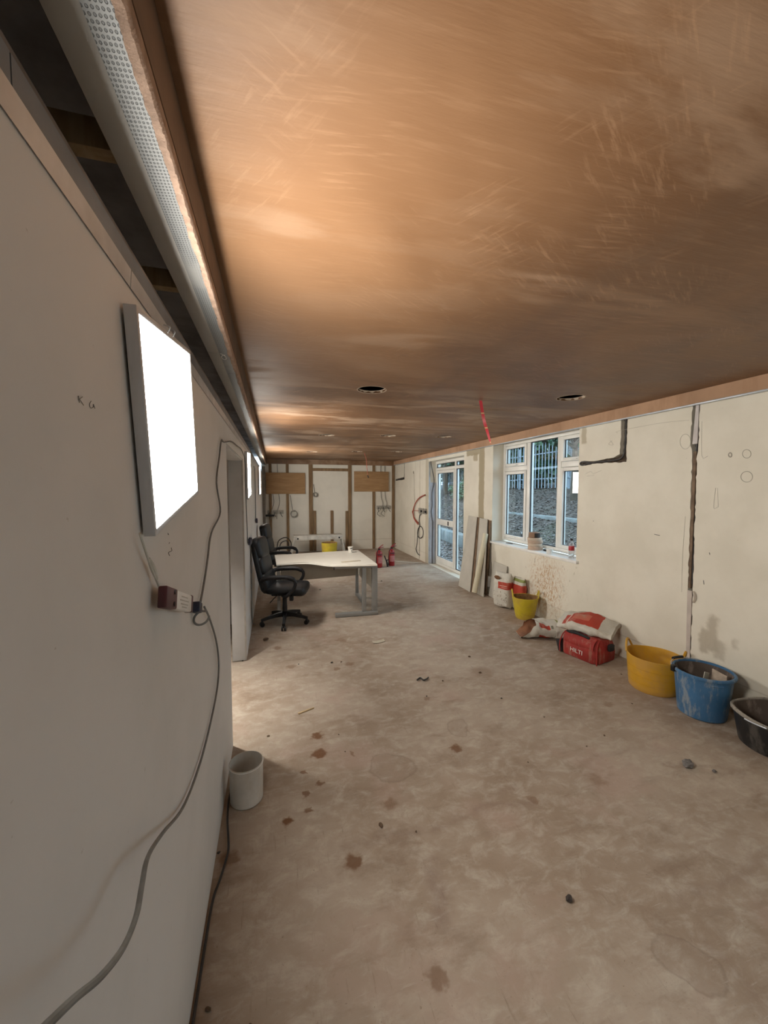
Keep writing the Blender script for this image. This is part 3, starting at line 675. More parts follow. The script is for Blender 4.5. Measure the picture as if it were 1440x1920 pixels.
# trees
M_BARK = plain('dark_bark', (.075, .06, .045), .95, .35, 8, .6)
LEAFS = [m_leaf('holly_leaves', (.018, .055, .03), (.035, .09, .045), (.07, .14, .085)), m_leaf('laurel_leaves', (.03, .085, .035), (.06, .13, .05), (.12, .19, .10)), m_leaf('pale_leaves', (.07, .12, .05), (.12, .17, .08), (.2, .26, .15))]
def tree(x, y, h, rx, rz, cz, kind, label, nleaf=4200, seed=1, name='tree', lsz=.13):
    t = thing(name, label, 'tree', (x, y, g_h(x, y)), group='trees and shrubs outside'); q = random.Random(seed)
    b = B(); top = Vector((q.uniform(-.3, .3), q.uniform(-.3, .3), cz + rz * .5)); b.tube([(0, 0, -.1), (.05, .03, h * .25), top * .6, top], lambda u: .16 * (h / 6) * (1 - .8 * u) + .01, 8, 4)
    for k in range(6):
        a = q.uniform(0, 2 * PI); s0 = top * q.uniform(.35, .8); b.tube([s0, s0 + Vector((math.cos(a) * rx * .5, math.sin(a) * rx * .5, rz * .3)), s0 + Vector((math.cos(a) * rx * .9, math.sin(a) * rx * .9, rz * .45))], lambda u: .05 * (1 - .8 * u) + .006, 6, 3)
    b.done('trunk', M_BARK, t)
    b = B(); blobs = [(Vector((q.uniform(-.6, .6) * rx, q.uniform(-.6, .6) * rx, cz + q.uniform(-.6, .6) * rz)), q.uniform(.35, .6)) for _ in range(14)]
    for k in range(nleaf):
        c, f_ = q.choice(blobs); d = Vector((q.gauss(0, 1), q.gauss(0, 1), q.gauss(0, 1))).normalized()
        p = c + Vector((d.x * rx, d.y * rx, d.z * rz)) * f_ * (q.random() ** .4)
        e1 = Vector((q.gauss(0, 1), q.gauss(0, 1), q.gauss(0, .6))).normalized() * lsz * q.uniform(.6, 1.3); e2 = e1.cross(d + Vector((.01, .02, .3))).normalized() * e1.length * .55
        vs = [b.bm.verts.new(v) for v in (p - e1, p - e2, p + e1, p + e2)]; b.bm.faces.new(vs)
    o = b.done('foliage', LEAFS[kind], t, smooth=None, recalc=False); o['kind'] = 'stuff'
    return t
tree(12.6, 13.2, 7, 2.6, 2.8, 3.6, 0, 'dark evergreen tree right of the window view behind the fence', 5200, 1)
tree(12.4, 16.6, 7, 2.5, 2.9, 3.4, 1, 'mid green tree behind the fence in the centre pane', 5200, 2)
tree(12.8, 19.6, 7.5, 2.5, 2.9, 3.5, 0, 'dark tree behind the fence in the left pane', 4800, 3)
tree(9.1, 10.3, 4, 1.3, 1.5, 3.1, 2, 'pale loose bush leaning into the right pane', 2400, 4)
tree(13.6, 23.5, 8, 2.8, 3.2, 3.8, 1, 'mid green tree seen through the glazed door', 4600, 5)
tree(9.4, 20.6, 6, 1.7, 2.2, 3.3, 0, 'dark evergreen overhanging the door view', 4200, 6)
tree(13.6, 28.5, 8, 3.0, 3.4, 3.8, 0, 'farthest dark tree seen through the door', 4200, 7)
tree(9.0, 17.0, 2, .9, .5, .45, 1, 'low green shrub on the bank seen through the door', 1500, 8, 'shrub', .06)
tree(16.0, 15.0, 10, 3.4, 3.4, 5.4, 0, 'tall dark tree at the back behind the others', 4500, 9)
tree(16.2, 21.0, 10, 3.4, 3.4, 5.2, 1, 'tall green tree at the back left behind the others', 4500, 10)

for i, (x_, y_, k_) in enumerate([(11.9, 11.6, 0), (12.0, 14.6, 1), (12.1, 17.8, 0), (12.2, 21.4, 1), (12.3, 25.2, 0)]):
    tree(x_, y_, 3.4, 1.9, 1.75, 1.75, k_, ('dark hedge bush behind the fence, nearest the right pane', 'green hedge bush behind the fence, second from the right pane', 'dark hedge bush behind the fence, middle of five', 'green hedge bush behind the fence, first in the door view', 'dark hedge bush behind the fence, farthest of five')[i], 5200, 30 + i, 'hedge_bush', .13)

# ================================================================== OFFICE CHAIRS
M_LEATHER = plain('black_leatherette', (.011, .013, .016), .46, .25, 14, .25, spec=.35)
def cushion(cx, cy, cz, sx, sy, sz, n_=10, pw=4.0, M=None, ez=2.6):
    """soft superellipsoid pad"""
    b = B(); rg = []
    def se(c, e): return math.copysign(abs(c) ** (2 / e), c)
    for i in range(n_ + 1):
        ph = -PI / 2 + PI * i / n_; ring = []
        for k in range(24):
            th = 2 * PI * k / 24; cp = max(.02, abs(math.cos(ph))) ** (2 / ez)
            p = Vector((cx + sx / 2 * cp * se(math.cos(th), pw), cy + sy / 2 * cp * se(math.sin(th), pw), cz + sz / 2 * se(math.sin(ph), ez)))
            ring.append(M @ p if M else p)
        rg.append(ring)
    return b.ring_loft(rg)
def office_chair(label, loc, rz):
    t = thing('office_chair', label, 'chair', loc, rz, 'black office chairs by the desk')
    hub = B().lathe([(.03, .085), (.045, .09), (.045, .15), (.032, .16), (.028, .32), (.026, .33), (.020, .33), (.020, .42)], 16).done('gas_column', M_BLACKP, t)
    for k in range(5):
        a = R(-81 + 72 * k); d = Vector((math.cos(a), math.sin(a), 0)); s_ = Vector((-d.y, d.x, 0))
        b = B(); rg = []
        for r_, z_, wv, hv in ((.03, .125, .026, .03), (.12, .118, .022, .022), (.22, .098, .019, .017), (.295, .080, .018, .014)):
            c = d * r_ + Vector((0, 0, z_)); rg.append([c + s_ * wv + Vector((0, 0, -hv)), c + s_ * wv * .8 + Vector((0, 0, hv)), c - s_ * wv * .8 + Vector((0, 0, hv)), c - s_ * wv + Vector((0, 0, -hv))])
        lg = b.ring_loft(rg).done('base_leg', M_BLACKP, t)
        b = B(); c = d * .285 + Vector((0, 0, .0285))
        for q in (-1, 1): b.tube([c + s_ * (.008 * q), c + s_ * (.026 * q)], .028, 14)
        b.tube([c + Vector((0, 0, .01)), c + Vector((0, 0, .052))], .012, 8); b.box(c + Vector((0, 0, .022)), (.03, .03, .022), Matrix.Rotation(a, 3, 'Z'), .004)
        b.done('castor', M_BLACKP, t)
    B().box((-.02, 0, .395), (.26, .16, .05), None, .01).done('tilt_mechanism', M_BLACKP, t)
    b = B(); b.tube([(-.06, -.06, .39), (-.09, -.16, .37), (-.13, -.22, .325)], .006, 6, 3); b.done('lever', M_BLACKP, t)
    B().box((.10, -.07, .345), (.05, .05, .07), None, .01).done('tension_knob', M_BLACKP, t)
    st = cushion(.02, 0, .465, .52, .50, .125).done('seat', M_LEATHER, t, 60)
    cushion(.20, 0, .452, .20, .49, .145).done('seat_roll', M_LEATHER, st, 60)
    M = Matrix.Translation((-.205, 0, .44)) @ Matrix.Rotation(R(-12), 4, 'Y')
    bk = cushion(0, 0, .31, .08, .48, .68, 14, 4, M, 4.0).done('backrest', M_LEATHER, t, 60)
    for z_, h_, wv, tx in ((.12, .26, .45, .13), (.33, .25, .44, .115), (.54, .27, .42, .13)):
        cushion(.02, 0, z_, tx, wv, h_, 14, 4.0, M, 4.2).done('back_pad', M_LEATHER, bk, 60)
    for s_ in (-1, 1):
        y_ = .275 * s_
        b = B(); b.tube([(-.215, y_ * .90, .60), (-.17, y_, .635), (-.05, y_, .650), (.10, y_, .648), (.175, y_, .615), (.19, y_, .56), (.155, y_, .49), (.08, y_ * .96, .42), (.02, y_ * .7, .405)], lambda u: .021 + .007 * (u < .5), 10, 6)
        b.done('armrest', M_BLACKP, t)
    return t
office_chair('black leather office chair in front of the desk, nearest the doorway', (.115, 5.07, 0), R(-14))
office_chair('black leather office chair behind the desk', (.15, 7.0, 0), R(-12))

# ================================================================== DESK AND CUP
M_DESKW = plain('white_laminate', (.80, .765, .68), .38, .03, 6, 0)
M_DESKG = plain('silver_grey_steel', (.30, .30, .29), .45, .08, 6, 0, .3)
M_MOD = plain('beige_grey_panel', (.46, .42, .355), .6, .05, 6, 0)
dk = thing('desk', 'white wave-fronted corner desk with grey cantilever leg', 'desk', (0, 0, 0))
cur = [(1.30, 4.95), (.757, 5.025)]
for k in range(13):
    a = k / 12; x = .735 - .40 * a; s_ = a * a * (3 - 2 * a); cur.append((x, 5.035 + .33 * (s_ ** .7)))
cur += [(.24, 5.36), (.14, 5.345), (.02, 5.335), (.0, 6.05), (1.305, 6.20)]
tp = B().prism(cur, .695, .722); 
bmesh.ops.bevel(tp.bm, geom=[e for e in tp.bm.edges if abs(e.verts[0].co.z - e.verts[1].co.z) < 1e-6], offset=.003, segments=1, affect='EDGES')
tp.done('desktop', M_DESKW, dk)
rotf = Matrix.Rotation(R(-2), 3, 'Z')
B().box((1.055, 5.105, .03), (.58, .06, .05), rotf, .004).done('foot_bar', M_DESKG, dk)
B().box((1.30, 5.10, .365), (.075, .05, .62), rotf, .004).done('leg', M_DESKG, dk)
B().box((1.155, 5.105, .365), (.055, .05, .62), rotf, .004).done('leg', M_DESKG, dk)
B().box((1.02, 5.09, .675), (.56, .05, .038), rotf, .003).done('top_rail', M_DESKG, dk)
B().box((1.265, 6.10, .348), (.045, .045, .69), None, .003).done('leg', M_DESKG, dk)
B().box((1.265, 5.85, .025), (.05, .56, .045), None, .004).done('foot_bar', M_DESKG, dk)
B().box((.05, 5.98, .348), (.045, .045, .69), None, .003).done('leg', M_DESKG, dk)
B().box((.05, 5.72, .025), (.05, .55, .045), None, .004).done('foot_bar', M_DESKG, dk)
B().box((.655, 5.945, .52), (1.16, .02, .34), Matrix.Rotation(R(7), 3, 'Z'), .002).done('modesty_panel', M_MOD, dk)
o = B().box((1.285, 5.62, .52), (.02, .92, .34), None, .002).done('modesty_panel', M_DESKW, dk)
B().tube([(.745, 5.06, .695), (.745, 5.06, .65)], .006, 6).done('bracket_pin', M_BLACKP, dk)
cp = thing('paper_cup', 'white paper coffee cup with dark print on the desk', 'cup', (1.13, 5.95, .722))
B().lathe([(.024, 0), (.027, .003), (.0375, .088), (.040, .091), (.040, .094), (.0365, .094), (.0265, .01), (.02, .008)], 24).done('cup_body', plain('white_card', (.80, .77, .70), .6, .03), cp)
b = B(); b.grid(lambda u, v: Vector(((.0375 - .0045 * v) * math.cos(R(-110 + 70 * u)), (.0375 - .0045 * v) * math.sin(R(-110 + 70 * u)), .078 - .020 * v)), 8, 1); b.done('printed_band', plain('dark_print', (.05, .045, .04), .6), cp)
b = B(); b.grid(lambda u, v: Vector(((.033 - .003 * v) * math.cos(R(-70 + 30 * u)), (.033 - .003 * v) * math.sin(R(-70 + 30 * u)), .044 - .022 * v)), 5, 1); b.done('printed_mark', plain('grey_print', (.25, .23, .2), .6), cp)
o = B().box((1.0, 5.215, .7255), (.27, .05, .006), Matrix.Rotation(R(9), 3, 'Z'), .001).done('cardboard_strip', plain('pale_card', (.52, .45, .34), .8, .1)); tag(o, 'pale cardboard strip lying on the front of the desk', 'cardboard')
o = B().box((1.20, 5.99, .7235), (.08, .02, .003), Matrix.Rotation(R(5), 3, 'Z')).done('black_pen', M_BLACKP); tag(o, 'small black pen lying beside the paper cup', 'pen')

# ================================================================== FAR END: hop-up platform, tub, extinguishers
M_HOP = plain('scuffed_white_aluminium', (.55, .53, .48), .5, .15, 8, .1, 0, (.25, .2, .14), .5)
hp = thing('hop_up_platform', 'scuffed white folding work platform against the far wall', 'platform', (0, 0, 0))
hx0, hx1, hy0, hy1, hz = .47, 1.72, 10.05, 10.38, .53
B().bb(hx0, hx1, hy0, hy1, hz - .03, hz, .006).done('deck', M_HOP, hp)
B().bb(hx0, hx1, hy0, hy0 + .025, hz - .11, hz - .031, .004).done('side_rail', M_HOP, hp)
B().bb(hx0, hx1, hy1 - .025, hy1, hz - .11, hz - .031, .004).done('side_rail', M_HOP, hp)
for x_, s_ in ((hx0 + .02, -1), (hx1 - .02, 1)):
    for y_ in (hy0 + .03, hy1 - .03):
        b = B(); b.tube([(x_ + s_ * .0, y_, hz - .10), (x_ + s_ * .09, y_, .0)], .018, 8); b.done('leg', M_HOP, hp)
    b = B(); b.tube([(x_ + s_ * .05, hy0 + .03, .22), (x_ + s_ * .05, hy1 - .03, .22)], .012, 6); b.done('rung', M_HOP, hp)
    b = B(); b.tube([(x_ - s_ * .08, hy0 - .004, hz - .07), (x_ - s_ * .08, hy0 - .012, hz - .07)], .022, 12); b.done('hinge_knob', M_BLACKP, hp)
def m_tub(name, col, dirt, z0, z1):
    n = N(name); Z = n.xyz()[2]
    c = n.mix(n.ramp(n.noise(6, 5, .6), .3, .7), tuple(v * .85 for v in col), col)
    m = n.math('MULTIPLY', n.ramp(n.noise(5, 7, .7), .40, .62), .45); c = n.mix(m, c, dirt)
    c = n.mix(n.ramp(n.math('ADD', Z, n.math('MULTIPLY', n.noise(7, 4), .1)), z0 + .04, z0 + .13, .35, 0), c, tuple(v * 1.3 for v in dirt))
    n.base(c); n.rough(.5); n.bump(n.noise(30, 4), .08, .004); return n.m
M_TUBY = m_tub('yellow_tub_plastic', (.62, .33, .022), (.42, .25, .10), 0, .3)
M_TUBL = m_tub('lemon_tub_plastic', (.60, .47, .025), (.36, .22, .07), 0, .3)
M_TUBIN = plain('plaster_crusted_inside', (.24, .125, .04), .8, .3, 12, .3)
def flexi_tub(label, loc, rb, rt, h, mat, ha, handles=True, name='flexible_tub', inmat=None):
    t = thing(name, label, 'tub', loc, group='yellow flexible tubs'); th = .006
    wav = lambda a, r, z: (r * (1 + .02 * math.cos(2 * (a - ha)) * z / h), z + (.05 * max(0, abs(math.cos(a - ha)) - .72) / .28 * (h * .9) if z > h * .93 else 0) * (1 if handles else 0))
    prof = [(rb * .94, 0), (rb, .012)]
    for k in range(1, 9): q = k / 8; prof.append((rb + (rt - rb) * (q ** .9), .012 + (h - .012) * q))
    pin = [(rt - th, h), (rt - th - .002, h - .01)] + [(rb + (rt - rb) * (q ** .9) - th, .012 + (h - .012) * q) for q in (.75, .5, .25)] + [(rb - th, .02), (rb * .5, .018)]
    B().lathe(prof + pin[:1], 48, fn=wav).bm.free()
    b = B(); rings = []
    for pr in (prof + [(rt - th * .5, h + .003), (rt - th, h)],):
        for r_, z_ in pr:
            rings.append([Vector((q * math.cos(2 * PI * k / 48), q * math.sin(2 * PI * k / 48), zz)) for k in range(48) for q, zz in (wav(2 * PI * k / 48, r_, z_),)])
    b.ring_loft(rings, cap=False); b.bm.faces.new([v for v in list(b.bm.verts)[:48]][::-1]); b.done('tub_body', mat, t, 40)
    b = B(); rings = [[Vector((q * math.cos(2 * PI * k / 48), q * math.sin(2 * PI * k / 48), zz)) for k in range(48) for q, zz in (wav(2 * PI * k / 48, r_, z_),)] for r_, z_ in pin]
    b.ring_loft(rings, cap=False); vv = list(b.bm.verts)[-48:]; b.bm.faces.new(vv); b.done('tub_inside', inmat or mat, t, 40)
    if handles:
        for s_ in (0, PI):
            a = ha + s_; pts = []
            for k in range(9):
                q = k / 8; aa = a + (q - .5) * .85; r_ = rt * (1.02); z_ = h + .012 + math.sin(PI * q) * .085
                pts.append((r_ * math.cos(aa), r_ * math.sin(aa), z_ - .01))
            b = B(); b.tube(pts, .009, 8, 4); b.done('handle', mat, t)
    for k in range(3):
        z_ = h * (.25 + .22 * k); q = (z_ - .012) / (h - .012); r_ = rb + (rt - rb) * q ** .9
        b = B(); b.tube([((r_ + .0005) * math.cos(2 * PI * i / 48), (r_ + .0005) * math.sin(2 * PI * i / 48), z_) for i in range(49)], .0022, 5); b.done('rib', mat, t)
    return t
flexi_tub('large orange-yellow flexible tub beside the blue bucket', (3.125, 2.535, 0), .184, .205, .285, M_TUBY, R(118))
flexi_tub('small lemon-yellow flexible tub by the plaster bag', (3.185, 4.42, 0), .115, .165, .285, M_TUBL, R(150), True, 'flexible_tub', M_TUBIN)
flexi_tub('yellow tub in front of the work platform at the far wall', (1.24, 9.15, 0), .15, .19, .46, M_TUBL, R(90), False, 'flexible_tub', M_TUBIN)
M_RED = plain('extinguisher_red', (.30, .018, .020), .35, .1, 8, 0)
M_REDLAB = plain('extinguisher_label', (.45, .16, .15), .6, .2, 40, 0)
def extinguisher(label, loc, rz):
    t = thing('fire_extinguisher', label, 'fire extinguisher', loc, rz, 'fire extinguishers on the floor')
    B().lathe([(.062, 0), (.070, .012), (.070, .30), (.064, .335), (.045, .36), (.024, .368), (.022, .385)], 28).done('cylinder', M_RED, t)
    B().lathe([(.024, .383), (.026, .386), (.026, .41), (.016, .418)], 16).done('valve', M_BLACKP, t)
    b = B(); b.tube([(0, 0, .41), (.03, 0, .43), (.12, 0, .435)], .009, 6, 3); b.done('lower_grip', M_RED, t)
    b = B(); b.tube([(-.02, 0, .415), (.03, 0, .45), (.11, 0, .49)], .009, 6, 3); b.done('lever', M_RED, t)
    for z0, z1, m_ in ((.27, .30, plain('dark_label', (.08, .02, .03), .6)), (.10, .235, M_REDLAB)):
        b = B(); b.grid(lambda u, v: Vector((.0708 * math.cos(R(-150 + 110 * u)), .0708 * math.sin(R(-150 + 110 * u)), z0 + (z1 - z0) * v)), 12, 1); b.done('label', m_, t)
    b = B(); b.tube([(-.02, -.02, .40), (-.07, -.04, .36), (-.095, -.03, .22), (-.088, -.02, .06)], .009, 8, 5); b.done('hose', M_BLACKP, t)
    b = B(); b.tube([(-.088, -.02, .07), (-.088, -.02, .02)], lambda u: .011 + .006 * u, 8); b.done('horn', M_BLACKP, t)
    return t
extinguisher('red fire extinguisher nearer the desk corner', (2.20, 8.22, 0), R(20))
extinguisher('red fire extinguisher farther from the desk, right of its twin', (2.52, 8.34, 0), R(15))
nz = thing('hose_nozzle', 'black hose nozzle standing between the two extinguishers', 'nozzle', (2.37, 8.23, 0))
b = B(); b.tube([(.03, 0, .004), (.01, 0, .10), (-.01, 0, .16), (-.05, 0, .25)], lambda u: .022 - .010 * u, 8, 4); b.done('nozzle_body', M_BLACKP, nz)
b = B(); b.tube([(0, 0, .13), (.035, 0, .16)], .012, 6); b.done('trigger', M_BLACKP, nz)

# plywood pattresses on the far wall
for i, (x0, x1, z0, z1, lb) in enumerate([(-.196, .827, 1.585, 2.150, 'plywood board fixed high on the far wall, left one'), (2.18, 3.19, 1.645, 2.212, 'plywood board fixed high on the far wall, right one above the extinguishers')]):
    o = B().bb(x0, x1, YB - .056, YB - .037, z0, z1, .002).done('plywood_board', M_PLY); tag(o, lb, 'plywood', 'plywood boards on the far wall')

# ================================================================== BUCKETS
M_BLUE = m_dirty('dusty_blue_plastic', (.05, .155, .31), (.30, .32, .32), .75)
M_BUCK = m_dirty('dusty_black_plastic', (.012, .012, .013), (.17, .15, .13), .35, 6)
M_CRUST = m_dirty('crusted_bucket_inside', (.10, .075, .06), (.26, .21, .18), .7, 5, .85)
M_RIM = m_dirty('plaster_smeared_rim', (.30, .27, .23), (.05, .05, .05), .8, 14, .8)
def bucket(name, label, loc, rb, rt, h, mat, inmat, rim_mat, lip=.014, fn=None):
    t = thing(name, label, 'bucket', loc)
    b = B(); n_ = 48
    def ring(r_, z_): return [Vector((q * math.cos(2 * PI * k / n_), q * math.sin(2 * PI * k / n_), zz)) for k in range(n_) for q, zz in ((fn(2 * PI * k / n_, r_, z_) if fn else (r_, z_)),)]
    b.ring_loft([ring(rb * .93, 0), ring(rb, .01)] + [ring(rb + (rt - rb) * q, h * q) for q in (.15, .35, .55, .75, .9, .985)], cap=False); b.bm.faces.new(list(b.bm.verts)[:n_][::-1]); b.done('bucket_body', mat, t)
    b = B(); b.ring_loft([ring(rt - .004, h * .985)] + [ring(rb + (rt - rb) * q - .004, h * q) for q in (.8, .5, .2, .05)] + [ring(rb * .5, .012)], cap=False); b.bm.faces.new(list(b.bm.verts)[-n_:]); b.done('bucket_inside', inmat, t)
    b = B(); b.ring_loft([ring(rt - .005, h * .975), ring(rt - .005, h + .004), ring(rt + lip * .5, h + .007), ring(rt + lip, h), ring(rt + lip, h - .014), ring(rt + lip - .004, h - .014), ring(rt + lip - .004, h - .004), ring(rt - .001, h - .004)], cap=False); b.done('rim', rim_mat, t)
    return t
bl = bucket('builders_bucket', 'blue builders bucket holding tools beside the wall chase', (3.115, 2.135, 0), .150, .182, .335, M_BLUE, M_CRUST, M_BLUE, .013)
def on_b(a, r_, z_): return Vector((r_ * math.cos(a), r_ * math.sin(a), z_))
a0 = R(-118)
b = B()
for s_ in (-1, 1):
    b.tube([on_b(a0 + s_ * .24, .172, .30), on_b(a0 + s_ * .235, .160, .18), on_b(a0 + s_ * .23, .154, .08)], .0045, 6)
b.tube([on_b(a0 + k * .06, .176, .29) for k in range(-4, 5)], .006, 6); b.done('moulded_grip', M_BLUE, bl)
b = B(); b.tube([on_b(R(150), .196, .31)] + [on_b(R(150) - R(120) * q, .20, .335 + .012 * math.sin(PI * q)) for q in (.1, .3, .5, .7, .9)] + [on_b(R(30), .196, .31)], .003, 6, 4); b.done('bail_wire', M_STEEL, bl)
b = B(); b.tube([on_b(R(90) + (q - .5) * .5, .203, .35) for q in (0, .25, .5, .75, 1)], .011, 8); b.done('bail_grip', M_BLACKP, bl)
b = B().box(on_b(R(150), .197, .33), (.03, .03, .05), None, .006); b.done('bail_lug', M_BLACKP, bl)
bk = bucket('builders_bucket', 'black plaster bucket with pale smeared rim at the picture edge', (3.155, 1.705, 0), .178, .215, .225, M_BUCK, M_CRUST, M_RIM, .010, lambda a, r_, z_: (r_ * (1 + .03 * math.cos(2 * a + .6) * (z_ / .22)), z_ + .010 * math.sin(3 * a) * (z_ / .22)))
b = B(); b.tube([on_b(R(-175) + q * .5, .232, .212) for q in (-.5, -.25, 0, .25, .5)], .004, 6); b.done('bail_wire', M_STEEL, bk)
# tools in the blue bucket
o = B(); o.box((3.085, 2.105, .235), (.035, .008, .20), Matrix.Rotation(R(14), 3, 'Y') @ Matrix.Rotation(R(-20), 3, 'Z'), .003); o = o.done('scraper_blade', plain('worn_steel_blade', (.35, .33, .28), .5, .2, 20, .05, .6)); tag(o, 'worn pointed steel scraper standing in the blue bucket', 'tool')
wt = thing('plastering_trowel', 'plaster-caked trowel leaning inside the blue bucket', 'tool', (3.20, 2.08, 0))
B().box((.0, .0, .245), (.008, .10, .20), Matrix.Rotation(R(-14), 3, 'Y') @ Matrix.Rotation(R(10), 3, 'X'), .002).done('blade', plain('caked_blade', (.42, .34, .27), .8, .2, 20, .2), wt)
b = B(); b.tube([(-.022, -.05, .20), (-.03, 0, .22), (-.022, .05, .24)], .011, 8, 3); b.done('grip', M_BLACKP, wt)

# white container by the left wall
bn = thing('white_container', 'open white plastic cylinder standing at the left wall', 'container', (-.168, 2.195, 0))
bnp = [(.080, 0), (.086, .006), (.088, .20), (.0885, .213), (.0855, .213), (.0845, .20), (.082, .012), (.06, .010)]
B().lathe(bnp, 40).done('container_body', m_dirty('milky_white_plastic', (.66, .63, .57), (.48, .41, .32), .4, 6, .45), bn)
b = B(); b.tube([(.0895 * math.cos(2 * PI * k / 40), .0895 * math.sin(2 * PI * k / 40), .207) for k in range(41)], .002, 5); b.done('rim_bead', M_WHITE, bn)

# ================================================================== BAGS
def m_bag(name, regions, base=(.60, .57, .50), grime=(.38, .31, .22), axes=(1, 2)):
    """printed paper sack: flat printed regions given in the sack's own coordinates"""
    n = N(name); W = n.xyz(n.warped(14, .012, 2)); ya, za = W[axes[0]], W[axes[1]]
    c = n.mix(n.ramp(n.noise(9, 5), .35, .65), tuple(v * .88 for v in base), base)
    for (a0, a1, b0, b1, col) in regions: c = n.mix(n.box2(ya, a0, a1, za, b0, b1, .003), c, col)
    c = n.mix(n.ramp(n.noise(7, 7, .7, n.mapping(loc=(4, 2, 8))), .53, .70, 0, .6), c, grime)
    n.base(c); n.rough(.62); n.bump(n.noise(16, 5, .6), .35, .012); return n.m
RED, GRN = (.42, .045, .022), (.24, .27, .07)
def sack(name, label, loc, rz, tx, wy, hz, mat, seed, crumple=.012, fold=True):
    t = thing(name, label, 'bag', loc, rz); b = B(); rg = []; nz, na = 26, 40
    def se(c, e): return math.copysign(abs(c) ** (2 / e), c)
    for i in range(nz + 1):
        q = i / nz; z_ = q * hz
        full = min(1, (q / .06) ** .5 if q < .06 else 1) * (1 if q < .72 else max(.12, 1 - ((q - .72) / .28) ** 1.4 * .88))
        ring = []
        for k in range(na):
            a = 2 * PI * k / na; p = Vector((tx / 2 * full * se(math.cos(a), 3.2), wy / 2 * (.94 + .06 * full) * se(math.sin(a), 5), z_))
            nn = noise.noise_vector(p * 11 + Vector((seed, 0, seed))) * crumple + noise.noise_vector(p * 27 + Vector((0, seed, 0))) * crumple * .5
            if q < .03: nn.z = 0
            ring.append(p + nn)
        rg.append(ring)
    b.ring_loft(rg); b.done('sack_body', mat, t, 50); return t
bag1 = sack('plaster_bag', 'white plaster bag with red printed label standing by the small tub', (3.165, 4.905, .012), R(20), .15, .27, .50,
     m_bag('printed_plaster_sack', [(-.14, .035, .275, .375, RED), (-.115, .015, .318, .325, (.65, .45, .38)), (-.115, -.02, .296, .301, (.6, .38, .3))]), 2)
mk = B()
rr = random.Random(12)
for k in range(26):
    y_, z_ = rr.uniform(-.12, .10), rr.uniform(.04, .24); mk.box((-.0775 - .004, y_, z_), (.002, rr.uniform(.004, .016), rr.uniform(.003, .012)))
o = mk.done('printed_text', plain('brown_print', (.20, .13, .09), .8), bag1); o['kind'] = 'stuff'
b = B(); b.grid(lambda u, v: Vector((-.088 + .02 * abs(u - .5), .05 + .10 * (u - .5) * (1 - (2 * v - 1) ** 2 * .6), .43 + .055 * (v - .5))), 8, 6); b.done('torn_opening', plain('brown_torn_hole', (.15, .07, .03), .9, .3), bag1)
sack('plaster_bag', 'half hidden plaster bag with red side wedged against the wall', (3.30, 4.72, .012), R(6), .10, .23, .46,
     m_bag('printed_sack_red_side', [(-.2, .2, .16, .36, RED), (-.2, .2, .40, .44, GRN)]), 5, .010)

def lying_bag(name, label, loc, rz, L, wy, hz, mat, inmat, seed, crumple=.02, mouth=True, prof=None, rx=0, ry=0):
    t = thing(name, label, 'bag', loc, rz); t.rotation_euler = (rx, ry, rz); na, ns = 36, 26; outer, inner = [], []
    for i in range(ns + 1):
        q = i / ns; f_ = prof(q) if prof else (1 if q < .75 else max(.2, 1 - ((q - .75) / .25) ** 1.5 * .8)); ro, ri = [], []
        for k in range(na):
            a = 2 * PI * k / na; c, s_ = math.cos(a), math.sin(a)
            p = Vector((q * L + (.09 * (1 - q * 2) * (s_ + .1) if (mouth and q < .5) else 0), wy / 2 * math.copysign(abs(c) ** .7, c) * (.8 + .2 * f_), hz * f_ * (.5 + .5 * math.copysign(abs(s_) ** .75, s_))))
            nn = noise.noise_vector(p * 9 + Vector((seed, seed, 0))) * crumple + noise.noise_vector(p * 23 + Vector((seed, 0, 3))) * crumple * .6
            if p.z < .02: nn.z = abs(nn.z) * .2
            ro.append(p + nn); ri.append(p + nn + Vector((0, -c * .006, -s_ * .006 + .001)))
        outer.append(ro); inner.append(ri)
    b = B(); b.ring_loft(outer, cap=False); b.bm.faces.new(list(b.bm.verts)[-na:])
    if not mouth: b.bm.faces.new(list(b.bm.verts)[:na][::-1])
    b.done('sack_body', mat, t, 60)
    if mouth:
        b = B(); b.ring_loft(inner[:ns - 1], cap=False); b.bm.faces.new(list(b.bm.verts)[-na:]); b.done('sack_inside', inmat, t, 60)
    return t
lying_bag('torn_plaster_bag', 'torn open empty plaster bag lying before the red tool bag', (2.80, 3.87, .004), R(-19), .46, .28, .175,
    m_bag('printed_lying_sack', [(.12, .24, -.135, -.085, RED), (.335, .47, -.2, .2, GRN), (.25, .275, -.13, -.10, (.2, .19, .14))], axes=(0, 1)), plain('plaster_lined_sack', (.30, .14, .075), .9, .3, 9, .3), 3, .022)
M_TOOLRED = m_dirty('dusty_red_canvas', (.34, .028, .022), (.36, .22, .16), .5, 9, .75)
M_TOOLBLK = plain('black_webbing', (.016, .015, .016), .8, .3, 30, .2)
tb = thing('tool_bag', 'dusty red canvas tool bag with white lettering under a torn sack', 'tool bag', (2.905, 3.18, 0), math.atan2(-.398, .089) + PI)
